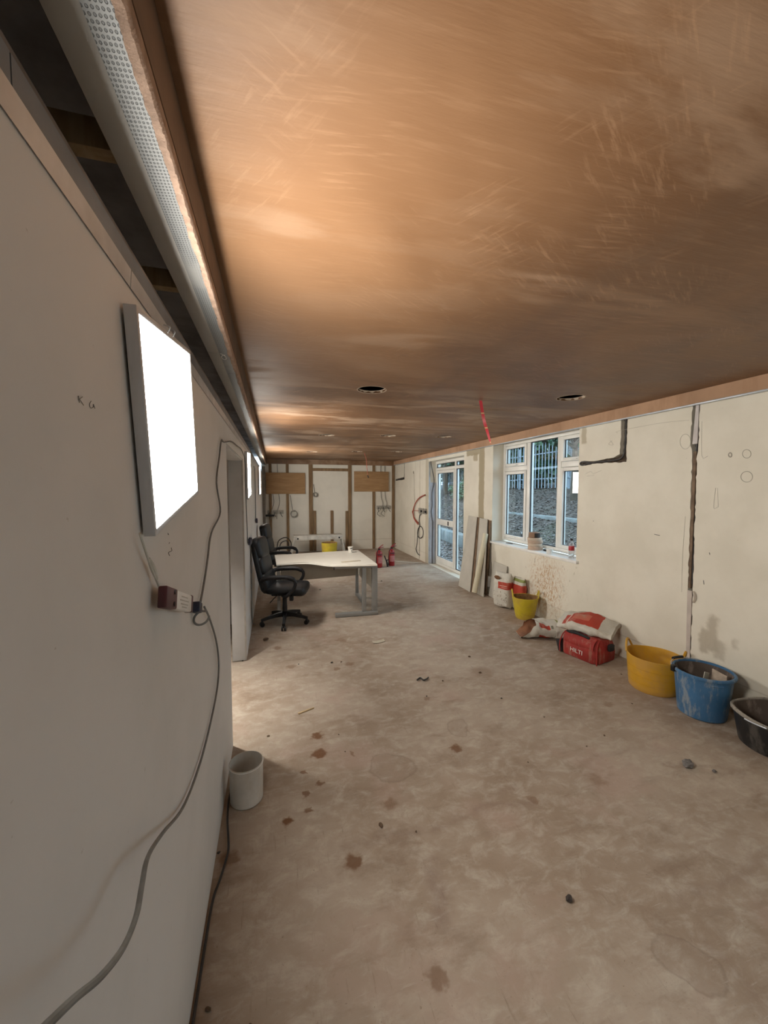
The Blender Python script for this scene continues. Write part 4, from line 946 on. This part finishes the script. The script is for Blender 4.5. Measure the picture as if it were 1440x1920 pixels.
# local +x runs along the front face (away from the picture's right), +y points to the viewer side
def bagprof(sx, sy, z, rr_=.05): return [Vector((x, y, z)) for x, y in ((-sx, -sy + rr_), (-sx + rr_, -sy), (sx - rr_, -sy), (sx, -sy + rr_), (sx, sy - rr_), (sx - rr_, sy), (-sx + rr_, sy), (-sx, sy - rr_))]
off = Vector((0, -.175, 0))
b = B(); b.ring_loft([[p + off for p in bagprof(.205 * a, .165 * c_, z)] for a, c_, z in ((.97, .96, .004), (1.0, 1.0, .02), (1.02, 1.02, .10), (.98, .95, .17), (.93, .82, .215), (.86, .6, .235))]); b.jitter(.008, 7, 2)
for v in b.bm.verts: v.co.z = max(.003, v.co.z)
b.done('bag_body', M_TOOLRED, tb, 50)
b = B(); b.grid(lambda u, v: Vector((-.17 + .33 * u, .004 + off.y + .165 + .012 * math.sin(PI * v) - .055 * (1 - v) ** 2, .243 - .105 * v + .006 * math.sin(7 * u))), 14, 8); b.done('front_flap', M_TOOLRED, tb, 60)
for x_ in (-.205, .2):
    b = B(); b.tube([(x_ * 1.0, off.y + .168, .01), (x_ * 1.01, off.y + .17, .10), (x_ * .95, off.y + .15, .18), (x_ * .9, off.y + .11, .225)], .006, 6, 4); b.done('piping', M_TOOLRED, tb)
b = B(); b.box((.215, off.y + .10, .065), (.05, .14, .12), Matrix.Rotation(R(18), 3, 'Y'), .012); b.done('end_pocket', M_TOOLBLK, tb)
b = B(); b.tube([(.16, off.y + .12, .225), (.05, off.y + .135, .248), (-.05, off.y + .14, .246), (-.10, off.y + .13, .235)], .015, 8, 5); b.done('carry_strap', M_TOOLBLK, tb)
b = B(); b.box((-.225, off.y - .02, .16), (.035, .08, .07), None, .015); b.done('end_buckle', M_TOOLBLK, tb)
lettering('HILTI', .060, plain('white_print', (.72, .66, .60), .7), tb, Matrix.Translation((.0, off.y + .188, .085)) @ Matrix.Rotation(PI, 4, 'Z') @ Matrix.Rotation(R(90), 4, 'X') @ Matrix.Rotation(R(-2), 4, 'Z'))
tsk = lying_bag('torn_plaster_bag', 'red and white plaster sack draped over the red tool bag', (2.99, 3.50, .262), R(-62), .52, .34, .13,
    m_bag('printed_draped_sack', [(.11, .40, -.125, .125, RED), (.06, .115, -.14, .02, RED), (.135, .30, -.06, .05, (.50, .13, .08)), (.10, .112, -.15, .15, (.62, .5, .42))], axes=(0, 1)), M_TUBIN, 8, .02, False, lambda q: .55 + .45 * math.sin(PI * min(1, q * 1.05)), rx=R(14))
lying_bag('paper_sack_scrap', 'crumpled pale paper sack scrap beside the draped sack', (3.06, 3.68, .02), R(-30), .22, .16, .12, m_bag('plain_sack', []), M_TUBIN, 11, .025, False)
b = B(); b.tube([(3.235 + .035 * math.cos(t_), 2.815 + .03 * math.sin(t_), .03 + .012 * math.sin(2 * t_)) for t_ in [2 * PI * k / 14 for k in range(13)]], .012, 6, 2); tag(b.done('paper_band', plain('grey_paper', (.50, .47, .40), .8)), 'curled pale paper band between tool bag and large tub', 'paper')

# ================================================================== LEANING BOARDS
def slab4(c, th, mat, name, parent=None):
    """board through four corners (bl, br, tr, tl), thickened away from the room"""
    c = [Vector(p) for p in c]; n_ = (c[1] - c[0]).cross(c[3] - c[0]).normalized()
    if n_.x < 0: n_ = -n_
    b = B(); b.ring_loft([c, [p + n_ * th for p in c]]); return b.done(name, mat, parent, 20)
M_GYP = plain('grey_plasterboard_face', (.50, .47, .41), .75, .06, 5, .05); M_EDGE = plain('brown_paper_edge', (.20, .13, .08), .9, .2)
lb = slab4([(3.115, 6.225, .006), (3.105, 5.79, .006), (3.325, 5.985, 1.235), (3.335, 6.30, 1.24)], .0125, M_GYP, 'plasterboard_strip'); tag(lb, 'wide grey plasterboard strip leaning on the pier by the door', 'board', 'boards leaning on the pier')
for i in range(2):
    d = .016 * (i + 1); o = slab4([(3.115 + d, 5.83 - .05 * i, .006), (3.115 + d, 5.735 - .03 * i, .006), (3.338 + d * .6, 5.95 - .02 * i, 1.225), (3.338 + d * .6, 6.05, 1.225)], .0125, (M_EDGE, M_GYP)[i], 'plasterboard_strip')
    tag(o, ('brown edged board strip behind the wide plasterboard strip', 'middle grey board strip in the leaning stack')[i], 'board', 'boards leaning on the pier')
o = slab4([(3.165, 5.72, .006), (3.165, 5.46, .006), (3.352, 5.69, 1.215), (3.352, 5.925, 1.22)], .0125, M_GYP, 'plasterboard_strip'); tag(o, 'narrow grey plasterboard strip behind the cream roll', 'board', 'boards leaning on the pier')
o = slab4([(3.27, 5.70, .006), (3.27, 5.56, .006), (3.375, 5.62, 1.20), (3.375, 5.76, 1.20)], .0125, M_EDGE, 'plasterboard_strip'); tag(o, 'dark edged board farthest back in the leaning stack', 'board', 'boards leaning on the pier')
b = B(); b.tube([(3.085, 5.60, .045), (3.20, 5.63, .52), (3.315, 5.665, .985)], .043, 16); tag(b.done('cream_roll', plain('cream_paper_roll', (.62, .57, .42), .6, .05)), 'long cream roll leaning in front of the plasterboard strips', 'roll')
jb = thing('junction_box', 'white junction box low on the wall behind the leaning boards', 'box', (3.385, 5.68, .12)); B().bb(-.06, 0, -.09, .09, 0, .17, .008).done('box_body', M_WHITE, jb); B().bb(-.066, -.061, -.08, .08, .01, .16, .004).done('lid', M_WHITE, jb)
b = B(); b.tube([(-.03, 0, .17), (-.035, .02, .24), (-.01, .03, .33)], .007, 6, 4); b.done('lead', M_BLACKP, jb)
pA, pB = on_x(926, 1052, 3.372), on_x(951, 1062, 3.372)
o = slab4([(3.285, 5.50, .006), (3.265, 5.06, .006), (3.368, pB.y, pB.z), (3.368, pA.y, pA.z)], .0125, M_GYP, 'plasterboard_offcut'); tag(o, 'grey plasterboard offcut leaning behind the plaster bag', 'board')

# ================================================================== WINDOW SILL THINGS
SZ = WZ0 + .0125
M_TAPE = [plain('pinkish_scrim_roll', (.50, .37, .28), .8, .08, 30, .1), plain('beige_tape_roll', (.56, .45, .35), .8, .08, 30, .1)]
zz = SZ; LB = ['lowest scrim tape roll of the stack on the sill', 'second scrim tape roll from the sill', 'third scrim tape roll from the sill', 'uppermost large scrim tape roll, under the small brown roll']
for i, (r_, h_) in enumerate([(.098, .048), (.094, .04), (.1, .038), (.096, .036)]):
    t = B(); ri = .038; t.ring_loft([[Vector((q * math.cos(2 * PI * k / 36), q * math.sin(2 * PI * k / 36), z_)) for k in range(36)] for q, z_ in ((ri, 0), (r_ - .004, 0), (r_, .006), (r_, h_ - .006), (r_ - .004, h_), (ri, h_), (ri, 0))], cap=False)
    o = t.done('tape_roll', M_TAPE[i % 2]); o.location = (3.468 + .004 * (-1) ** i, 4.615 + .003 * i, zz); zz += h_ + .0006; tag(o, LB[i], 'tape roll', 'tape rolls on the window sill')
tr2 = thing('brown_tape_roll', 'small brown roll with black label on top of the tape stack', 'tape roll', (3.462, 4.63, zz))
t = B(); t.ring_loft([[Vector((q * math.cos(2 * PI * k / 32), q * math.sin(2 * PI * k / 32), z_)) for k in range(32)] for q, z_ in ((.035, 0), (.074, 0), (.078, .004), (.074, .068), (.070, .072), (.035, .072), (.035, 0))], cap=False); t.done('roll', plain('brown_roll', (.28, .17, .11), .8, .1), tr2)
b = B(); b.grid(lambda u, v: Vector(((.0785 - .003 * v) * math.cos(R(-125 + 80 * u)), (.0785 - .003 * v) * math.sin(R(-125 + 80 * u)), .006 + .06 * v)), 10, 1); b.done('black_label', plain('black_card', (.025, .02, .018), .7), tr2)
po = thing('white_pot', 'small white plastic pot on the sill between tape rolls and bottle', 'pot', (3.42, 4.262, SZ))
B().lathe([(.033, 0), (.036, .003), (.040, .055), (.043, .056), (.043, .062), (.038, .062), (.034, .008), (.02, .006)], 28).done('pot_body', M_WHITE, po)
bo = thing('drink_bottle', 'clear plastic drink bottle with red label and black cap on the sill', 'bottle', (3.445, 3.905, SZ))
nB = N('clear_pet'); nB.base((.80, .82, .84)); nB.rough(.12); nB.p.inputs['Transmission Weight'].default_value = .75; nB.p.inputs['IOR'].default_value = 1.2
B().lathe([(.026, 0), (.031, .006), (.032, .03), (.029, .055), (.032, .08), (.032, .15), (.028, .172), (.015, .20), (.0125, .206), (.0125, .218)], 28).done('bottle_body', nB.m, bo)
B().lathe([(.0326, .095), (.0328, .096), (.0328, .148), (.0324, .149)], 28).done('label', plain('red_label', (.42, .02, .03), .45), bo)
B().lathe([(.0145, .214), (.0148, .215), (.0148, .236), (.013, .238)], 20).done('cap', M_BLACKP, bo)
o = B().box((3.46, 5.22, SZ + .006), (.02, .13, .01), Matrix.Rotation(R(12), 3, 'Z'), .003).done('filling_knife', plain('dark_blade', (.09, .09, .10), .5)); tag(o, 'dark filling knife lying on the left end of the sill', 'tool')
o = B().box((3.52, 4.43, SZ + .012), (.03, .13, .022), Matrix.Rotation(R(8), 3, 'Z'), .006).done('black_sponge', M_BLACKP); tag(o, 'black block lying behind the white pot on the sill', 'tool')

# ================================================================== HANGING TAPES
def ribbon(pts, wd, mat, parent=None, name='tape'):
    P = spline(pts, 8); b = B()
    for sgn in (0,):
        rows = []
        for i, p in enumerate(P):
            tw = .4 + i * .05; d = Vector((math.cos(tw) * .75 + .25, -.4 * math.sin(tw), 0)).normalized() * wd / 2; th = Vector((d.y, -d.x, 0)).normalized() * .0006
            rows.append([p - d - th, p + d - th, p + d + th, p - d + th])
        b.ring_loft(rows)
    return b.done(name, mat, parent)
def m_tape():
    n = N('red_barrier_tape'); z = n.xyz()[2]; c = n.mix(n.band(n.math('FRACT', n.math('MULTIPLY', z, 7.7)), .42, .50, .02), (.52, .035, .05), (.62, .42, .2)); n.base(c); n.rough(.4); return n.m
rt_ = ribbon([on_y(u, v, y_) for u, v, y_ in ((901, 751, 3.24), (904, 770, 3.25), (908, 790, 3.25), (914, 810, 3.26), (920, 832, 3.27))], .028, m_tape(), None, 'warning_tape'); tag(rt_, 'red warning tape hanging from the near part of the ceiling', 'tape')
tg = thing('warning_cable', 'thin red cable hanging from the far ceiling in front of the plywood', 'cable', (0, 0, 0))
b = B(); b.tube([on_y(u, v, 8.6) for u, v in ((683, 849), (687, 862), (688, 878), (690, 893))], .006, 6, 4); b.done('red_tail', M_CABLER, tg)
b = B(); b.tube([on_y(u, v, 8.6) for u, v in ((689, 891), (691, 896))], .012, 6); b.done('black_end', M_BLACKP, tg)

# ================================================================== CABLES, NEAR LEFT WALL
cab = [(448,866),(440,852),(433,848),(425,842),(420,829),(415,826),(411,858),(406,905),(413,960),(396,1000),(389,1050),(383,1090),(376,1128)]
ex = thing('extension_cable', 'grey cable looping down the left wall from the doorway head to the floor corner', 'cable', (0, 0, 0))
def offw(i, n_): return XL + .012
b = B(); b.tube([on_x(u, v, XL + (.010 if i > 5 else .014)) if i > 3 else Vector((XL + .012, (4.15, 3.75, 3.3, 2.9)[i], (2.02, 2.06, 2.045, 2.03)[i])) for i, (u, v) in enumerate(cab)], .0042, 8, 6); b.done('upper_run', M_CABLE, ex)
low = [(383,1138,.016),(393,1160,.014),(405,1200,.012),(410,1240,.010),(408,1285,.010),(397,1345,.010),(376,1428,.011),(345,1510,.014),(305,1562,.03),(278,1605,.05),(266,1660,.065),(256,1715,.075),(232,1775,.085),(190,1830,.09),(140,1872,.09),(85,1925,.09),(40,1968,.09)]
b = B(); b.tube([on_x(u, v, XL + d) for u, v, d in low], .0042, 8, 6); b.done('lower_run', M_CABLE, ex)
b = B(); c_ = on_x(371, 1156, XL + .016)
b.tube([c_ + Vector((.012 + .022 * math.cos(t_), .02 * math.cos(t_), .024 * math.sin(t_) - .006)) for t_ in [R(60) + k * R(300) / 14 for k in range(15)]], .0040, 8, 2); b.done('spare_loop', M_CABLE, ex)
pj = on_x(369, 1139, XL + .018)
B().box(pj, (.028, .058, .036), Matrix.Rotation(R(-22), 3, 'X'), .004).done('wire_connector', plain('navy_connector', (.02, .028, .06), .4), ex)
dr = thing('led_driver', 'white lighting driver with maroon ends hanging below the nearest lit panel', 'driver', on_x(330, 1126, XL + .026)); dr.rotation_euler = (R(-19), 0, 0)
M_MAR = plain('maroon_plastic', (.085, .022, .028), .45, .1)
B().box((0, .06, 0), (.019, .21, .050), None, .004).done('driver_body', M_WHITE, dr)
B().box((.001, -.09, 0), (.021, .105, .052), None, .004).done('terminal_cover', M_MAR, dr)
for z_ in (-.014, .016): B().tube([(.0115, -.07, z_), (.0135, -.07, z_)], .006, 10).done('terminal_screw', M_BLACKP, dr)
B().box((.0, .168, 0), (.021, .022, .052), None, .003).done('end_strip', M_MAR, dr)
for z_, wd_ in ((.012, .08), (.002, .11), (-.008, .09), (-.016, .06)): B().box((.0098, .06, z_), (.0006, wd_, .003)).done('printed_line', plain('grey_driver_print', (.5, .48, .44), .6), dr)
pl = thing('panel_lead', 'pale lead running from the nearest panel down to the driver', 'cable', (0, 0, 0))
b = B(); b.tube([on_x(u, v, XL + .014) for u, v in ((262, 1000), (270, 1025), (282, 1060), (292, 1085), (302, 1108), (308, 1115))], .0026, 6, 4); b.done('lead', M_CABLEW, pl)
b = B(); b.tube([on_x(u, v, XL + .014) for u, v in ((279, 1047), (287, 1066), (294, 1086))], lambda u: .003 + .0035 * math.sin(PI * u), 8, 4); b.done('inline_joint', M_CABLEW, pl)
fc = B(); fc.tube([(u_, v_, .006) for u_, v_ in ((-.255, 2.30), (-.262, 2.20), (-.255, 2.07), (-.238, 1.95), (-.232, 1.87), (-.25, 1.75), (-.268, 1.66), (-.272, 1.5), (-.273, 1.28), (-.273, 1.0))], .0052, 8, 5); tag(fc.done('floor_cable', M_CABLED), 'dark cable lying along the foot of the left wall past the white container', 'cable')

# cables and plugs on the wall past the doorway
def wall_cable(pts, r, mat, name, label, d=.012, cat='cable'):
    b = B(); b.tube([Vector((XL + d + e, y_, z_)) for y_, z_, e in pts], r, 6, 6); return tag(b.done(name, mat), label, cat)
wall_cable([(4.15, 2.02, .0), (4.22, 1.95, 0), (4.28, 1.80, 0), (4.25, 1.55, 0), (4.32, 1.30, 0), (4.34, 1.16, 0), (4.36, 1.15, 0)], .005, M_CABLE, 'drop_cable', 'grey cable dropping beside the second lit panel')
wall_cable([(4.70, 1.08, .0), (4.85, 1.0, 0), (4.90, .92, 0), (4.78, .70, .01), (4.72, .5, .01), (4.85, .25, 0), (5.0, .06, 0), (5.1, .012, .02)], .006, M_CABLE, 'drop_cable', 'grey cable hanging to the floor behind the front chair')
wall_cable([(6.1, 2.04, 0), (6.35, 1.98, 0), (6.4, 1.6, 0), (6.35, 1.25, 0)], .006, M_CABLE, 'drop_cable', 'thin cable dropping between the two far lit panels')
for y_, z_, lb in ((4.45, 1.135, 'dark plug hanging beside the second panel, left of a pair'), (4.68, 1.12, 'dark plug hanging below the second panel, right of a pair'), (6.35, 1.22, 'single dark plug hanging between the far panels')):
    p = thing('plug_connector', lb, 'plug', (XL + .024, y_, z_), group='dark plugs on the left wall'); B().box((0, 0, 0), (.035, .11, .05), Matrix.Rotation(R(-20), 3, 'X'), .006).done('plug_body', plain('dark_blue_plug', (.03, .032, .06), .45), p); B().tube([(0, .05, -.02), (0, .075, -.03)], .011, 8).done('cable_gland', M_BLACKP, p)

# ================================================================== FAR WALL ELECTRICS
def back_cable(pts, r, mat, name, label, d=.012):
    b = B(); b.tube([Vector((x_, YB - d - e, z_)) for x_, z_, e in pts], r, 6, 6); return tag(b.done(name, mat), label, 'cable')
for x_, lb in ((-.02, 'grey cable passing behind the left plywood board, left of two'), (.13, 'grey cable passing behind the left plywood board, right of two')):
    back_cable([(x_ - .03, 2.38, 0), (x_ - .02, 2.0, 0), (x_, 1.6, 0), (x_ + .02, 1.35, 0), (x_ - .05, 1.1, .03), (x_ - .06, .92, .08)], .010, M_TWIN, 'wall_cable', lb)
for x_, lb in ((2.98, 'grey cable dropping from the right plywood board, left of two'), (3.10, 'grey cable dropping from the right plywood board, right of two')):
    back_cable([(x_ - .02, 2.38, .01), (x_ - .02, 2.0, 0), (x_, 1.5, 0), (x_ + .04, 1.3, .02), (x_ - .03, 1.15, .06), (x_ - .14, 1.02, .08), (x_ - .05, .93, .09)], .010, M_TWIN, 'wall_cable', lb)
def coil(x_, z_, r_, top, label):
    b = B(); pts = [Vector((x_ + top[0], YB - .02, z_ + top[1])), Vector((x_ + top[0] * .4, YB - .022, z_ + r_ * 1.3))]
    pts += [Vector((x_ + r_ * (1 + .05 * math.sin(k)) * math.sin(k * .45), YB - .02 - .002 * k, z_ + r_ * (1 + .07 * math.cos(1.7 * k)) * math.cos(k * .45))) for k in range(40)]
    b.tube(pts, .009, 6, 2); return tag(b.done('cable_coil', M_TWIN), label, 'cable', 'cable coils on the far wall')
coil(.52, 1.05, .085, (-.09, .5), 'grey cable coil left of the tall central battens')
coil(1.09, 1.565, .055, (-.03, .28), 'small grey cable coil high beside the central batten')
def sockets(x_, z_, label):
    t = thing('socket_box', label, 'socket', (x_, YB - .001, z_), group='open socket boxes on the far wall')
    for k in range(3): bar = B(); bar.bb(-.21 + .145 * k, -.08 + .145 * k, -.022, 0, -.05, .05, .004); bar.done('back_box', plain('grey_back_box', (.36, .34, .30), .6), t)
    for k in range(3):
        b = B(); b.tube([(-.15 + .14 * k, -.02, 0), (-.18 + .16 * k, -.07, -.06), (-.16 + .17 * k, -.08, -.13)], .008, 6, 4); b.done('wire_tail', M_CABLED, t)
sockets(.04, 1.10, 'open socket boxes with wire tails below the left plywood board')
sockets(3.05, 1.19, 'open socket boxes with wire tails below the right plywood board')
b = B(); b.tube([(.05, 10.6, .012), (.10, 10.55, .35), (.30, 10.5, .45), (.42, 10.5, .30), (.38, 10.5, .08), (.30, 10.5, .012)], .013, 6, 6); b.tube([(.1, 10.55, .012), (.16, 10.5, .30), (.32, 10.46, .36), (.36, 10.45, .15), (.33, 10.45, .012)], .012, 6, 6); tag(b.done('hose_loop', M_CABLED), 'dark looped hose standing behind the far chair', 'hose')
sp = thing('speaker_box', 'small black box on a bracket above the far chair', 'box', (-.10, 10.72, 1.02)); B().box((0, 0, 0), (.22, .10, .05), None, .006).done('box_body', M_BLACKP, sp); B().bb(-.02, .02, .05, .178, -.01, .01).done('bracket', M_BLACKP, sp)

# ================================================================== RIGHT WALL ELECTRICS
def r_cable(pts, r, mat, name, label, cat='cable'):
    b = B(); b.tube([Vector(p) for p in pts], r, 6, 6); return tag(b.done(name, mat), label, cat)
r_cable([(XR + .02, 3.17, 2.58), (XR + .02, 3.165, 2.2), (XR + .018, 3.19, 2.035), (XR + .014, 3.30, 2.004), (XR + .012, 3.5, 2.0), (XR + .004, 3.62, 1.992), (XR - .004, 3.70, 1.978), (XR - .008, 3.735, 1.99), (XR - .006, 3.72, 2.012), (XR - .002, 3.66, 2.01), (XR + .01, 3.60, 1.998)], .008, M_CABLED, 'chase_cable', 'black cable in the L-shaped chase right of the window, ending in a loop')
r_cable([(XR + .02, 2.475, 2.3), (XR + .022, 2.472, 2.06), (XR + .02, 2.468, 1.6), (XR + .02, 2.462, 1.2), (XR + .02, 2.455, .9)], .008, M_CABLED, 'chase_cable', 'dark cable in the tall chase above the buckets')
r_cable([(XR + .02, 10.04, 2.58), (XR + .02, 10.04, 2.12), (XR + .012, 10.09, 2.01), (XR + .01, 10.4, 1.985), (XR + .005, 10.78, 1.972)], .020, M_CABLED, 'chase_cable', 'black cable in the far chase beside the corner')
r_cable([on_x(u, v, XR - .035) for u, v in ((797, 928), (790, 931), (783, 937), (777, 948), (774.5, 960), (776, 971), (780, 978), (784, 983))], .014, M_CABLER, 'conduit', 'curved dark red conduit bowing off the wall left of the door')
r_cable([on_x(u, v, XR - .03) for u, v in ((785, 981), (778, 973), (773.5, 962), (774, 957), (780, 957.5), (785, 958))], .007, M_CABLER, 'red_wire', 'thin red wire hooked below the curved conduit')
r_cable([on_x(u, v, XR - .02) for u, v in ((796, 958), (791, 962), (787, 967), (786, 975), (787, 985), (784, 992), (783, 1003), (787, 1009), (792, 1006), (793.5, 997), (791, 989), (787, 987), (784, 995), (783, 1005), (782, 1018), (780, 1030), (783, 1038), (787, 1041))], .009, M_CABLED, 'coiled_cable', 'dark coiled cable hanging from the socket left of the door')
st_ = thing('socket_cluster', 'open metal socket boxes with cables left of the door', 'socket', (XR, 8.62, 1.19))
for y_ in (-.15, .03, .2): B().bb(-.03, 0, y_ - .06, y_ + .06, -.06, .07, .004).done('back_box', plain('grey_metal_box', (.30, .28, .24), .5, .2), st_)
for y_ in (-.22, .04): B().box((-.045, y_, .0), (.03, .045, .05), None, .006).done('cable_gland', M_BLACKP, st_)
r_cable([(3.42, OY1 - .05, 2.385), (3.43, OY1 - .05, 2.25), (3.47, OY1 - .07, 2.05), (3.50, OY1 - .05, 1.85), (3.45, OY1 - .06, 1.62), (3.46, OY1 - .05, 1.35), (3.44, OY1 - .05, 1.2), (3.47, OY1 - .05, 1.0), (3.48, OY1 - .045, .95), (3.475, OY1 - .045, .5), (3.475, OY1 - .045, .01)], .009, M_CABLED, 'door_cable', 'wavy dark cable hanging down the reveal beside the glazed door')
r_cable([(3.30, 8.45, .006), (3.1, 8.55, .006), (2.8, 8.75, .006), (2.6, 8.9, .006)], .006, M_CABLEW, 'floor_wire', 'pale wire lying on the floor left of the door')

# timber pieces in the gap above the left wall
for y_, lb in ((.985, 'short pale timber noggin in the ceiling gap, nearer one'), (1.56, 'short pale timber noggin in the ceiling gap, farther one')):
    o = B().bb(-.62, -.295, y_ - .012, y_ + .025, 2.40, 2.46, .002).done('timber_noggin', M_PINE); tag(o, lb, 'timber', 'noggins in the ceiling gap')

# ================================================================== FLOOR DEBRIS
def chip(u, v, size, mat, name, label, cat, seed=0, rz=0, flat=.35):
    p = on_z(u, v); b = B(); bmesh.ops.create_icosphere(b.bm, subdivisions=2, radius=1.0)
    for q in b.bm.verts:
        q.co = Vector((q.co.x * size[0], q.co.y * size[1], q.co.z * size[2])) * (1 + .45 * noise.noise(q.co * 1.9 + Vector((seed, 1, 2))))
    zmin = min(q.co.z for q in b.bm.verts)
    for q in b.bm.verts: q.co.z -= zmin
    o = b.done(name, mat, None, 25); o.location = (p.x, p.y, .0005); o.rotation_euler = (0, 0, R(rz)); return tag(o, label, cat)
M_CH = plain('brown_crumb', (.12, .075, .045), .9, .3, 60, .3); M_CHG = plain('grey_lump', (.17, .16, .155), .9, .3, 60, .4); M_CHD = plain('dark_crumb', (.05, .04, .035), .9)
ws = B(); ws.ring_loft([[Vector((x_, y_ * (1 - .55 * q), z_)) for y_, z_ in ((-.008, 0), (.008, 0), (.008, .009), (-.008, .009))] for q, x_ in ((0, -.06), (.4, 0), (1, .07))]); o = ws.done('wood_splinter', M_PINE); p = on_z(573, 1334); o.location = (p.x, p.y, .0005); o.rotation_euler = (0, 0, R(22)); tag(o, 'thin pale wood splinter on the floor right of the doorway', 'wood')
chip(1289, 1437, (.04, .03, .018), M_CHG, 'plaster_lump', 'grey plaster lump on the floor before the black bucket', 'plaster', 3, 20)
chip(1067, 1690, (.014, .012, .012), M_CHD, 'small_stone', 'small dark stone alone on the near floor', 'stone', 5)
b = B(); b.tube([on_z(u, v, .01) for u, v in ((782, 1275), (788, 1271), (794, 1275), (800, 1273), (803, 1270))], .007, 6, 4); tag(b.done('cable_offcut', M_CABLED), 'short dark cable offcut in the middle of the floor', 'cable')
cg = B(); cg.grid(lambda u, v: Vector((-.07 + .14 * u, -.02 + .04 * v + .02 * u * u, .004 + .03 * (u - .5) ** 2 + .012 * v)), 8, 3); o = cg.done('paper_curl', plain('pale_curl', (.50, .44, .34), .8)); p = on_z(710, 1205); o.location = (p.x, p.y, 0); tag(o, 'pale curled paper scrap on the floor before the desk', 'paper')
chip(498, 1201, (.035, .018, .015), M_CH, 'brown_scrap', 'brown scrap on the floor in front of the near chair', 'scrap', 7, 30)
chip(1339, 1448, (.013, .01, .008), M_CHG, 'plaster_lump', 'small grey plaster lump right of the larger one', 'plaster', 9)
for i, (u, v, s_) in enumerate([(503,1381,.014),(830,1277,.012),(800,1306,.011),(635,1378,.009),(647,1410,.008),(622,1243,.02),(640,1242,.016),(714,1549,.02),(600,1106,.02),(900,1262,.02),(583,1097,.015),(455,1240,.015),(1165,1265,.012),(1020,1345,.01),(940,1310,.012),(1133,1380,.012),(1185,1320,.01),(715,1090,.02),(880,1232,.02),(1100,1400,.009),(560,1246,.012),(470,1925,.01),(390,1895,.014),(410,1600,.012),(780,1560,.008),(990,1430,.008)]):
    o = chip(u, v, (s_ * .7, s_ * .5, s_ * .3), (M_CH, M_CH, M_CHD)[i % 3], 'floor_crumb', 'small brown plaster crumb scattered on the floor', 'crumb', i, i * 40); o['group'] = 'crumbs scattered on the floor'
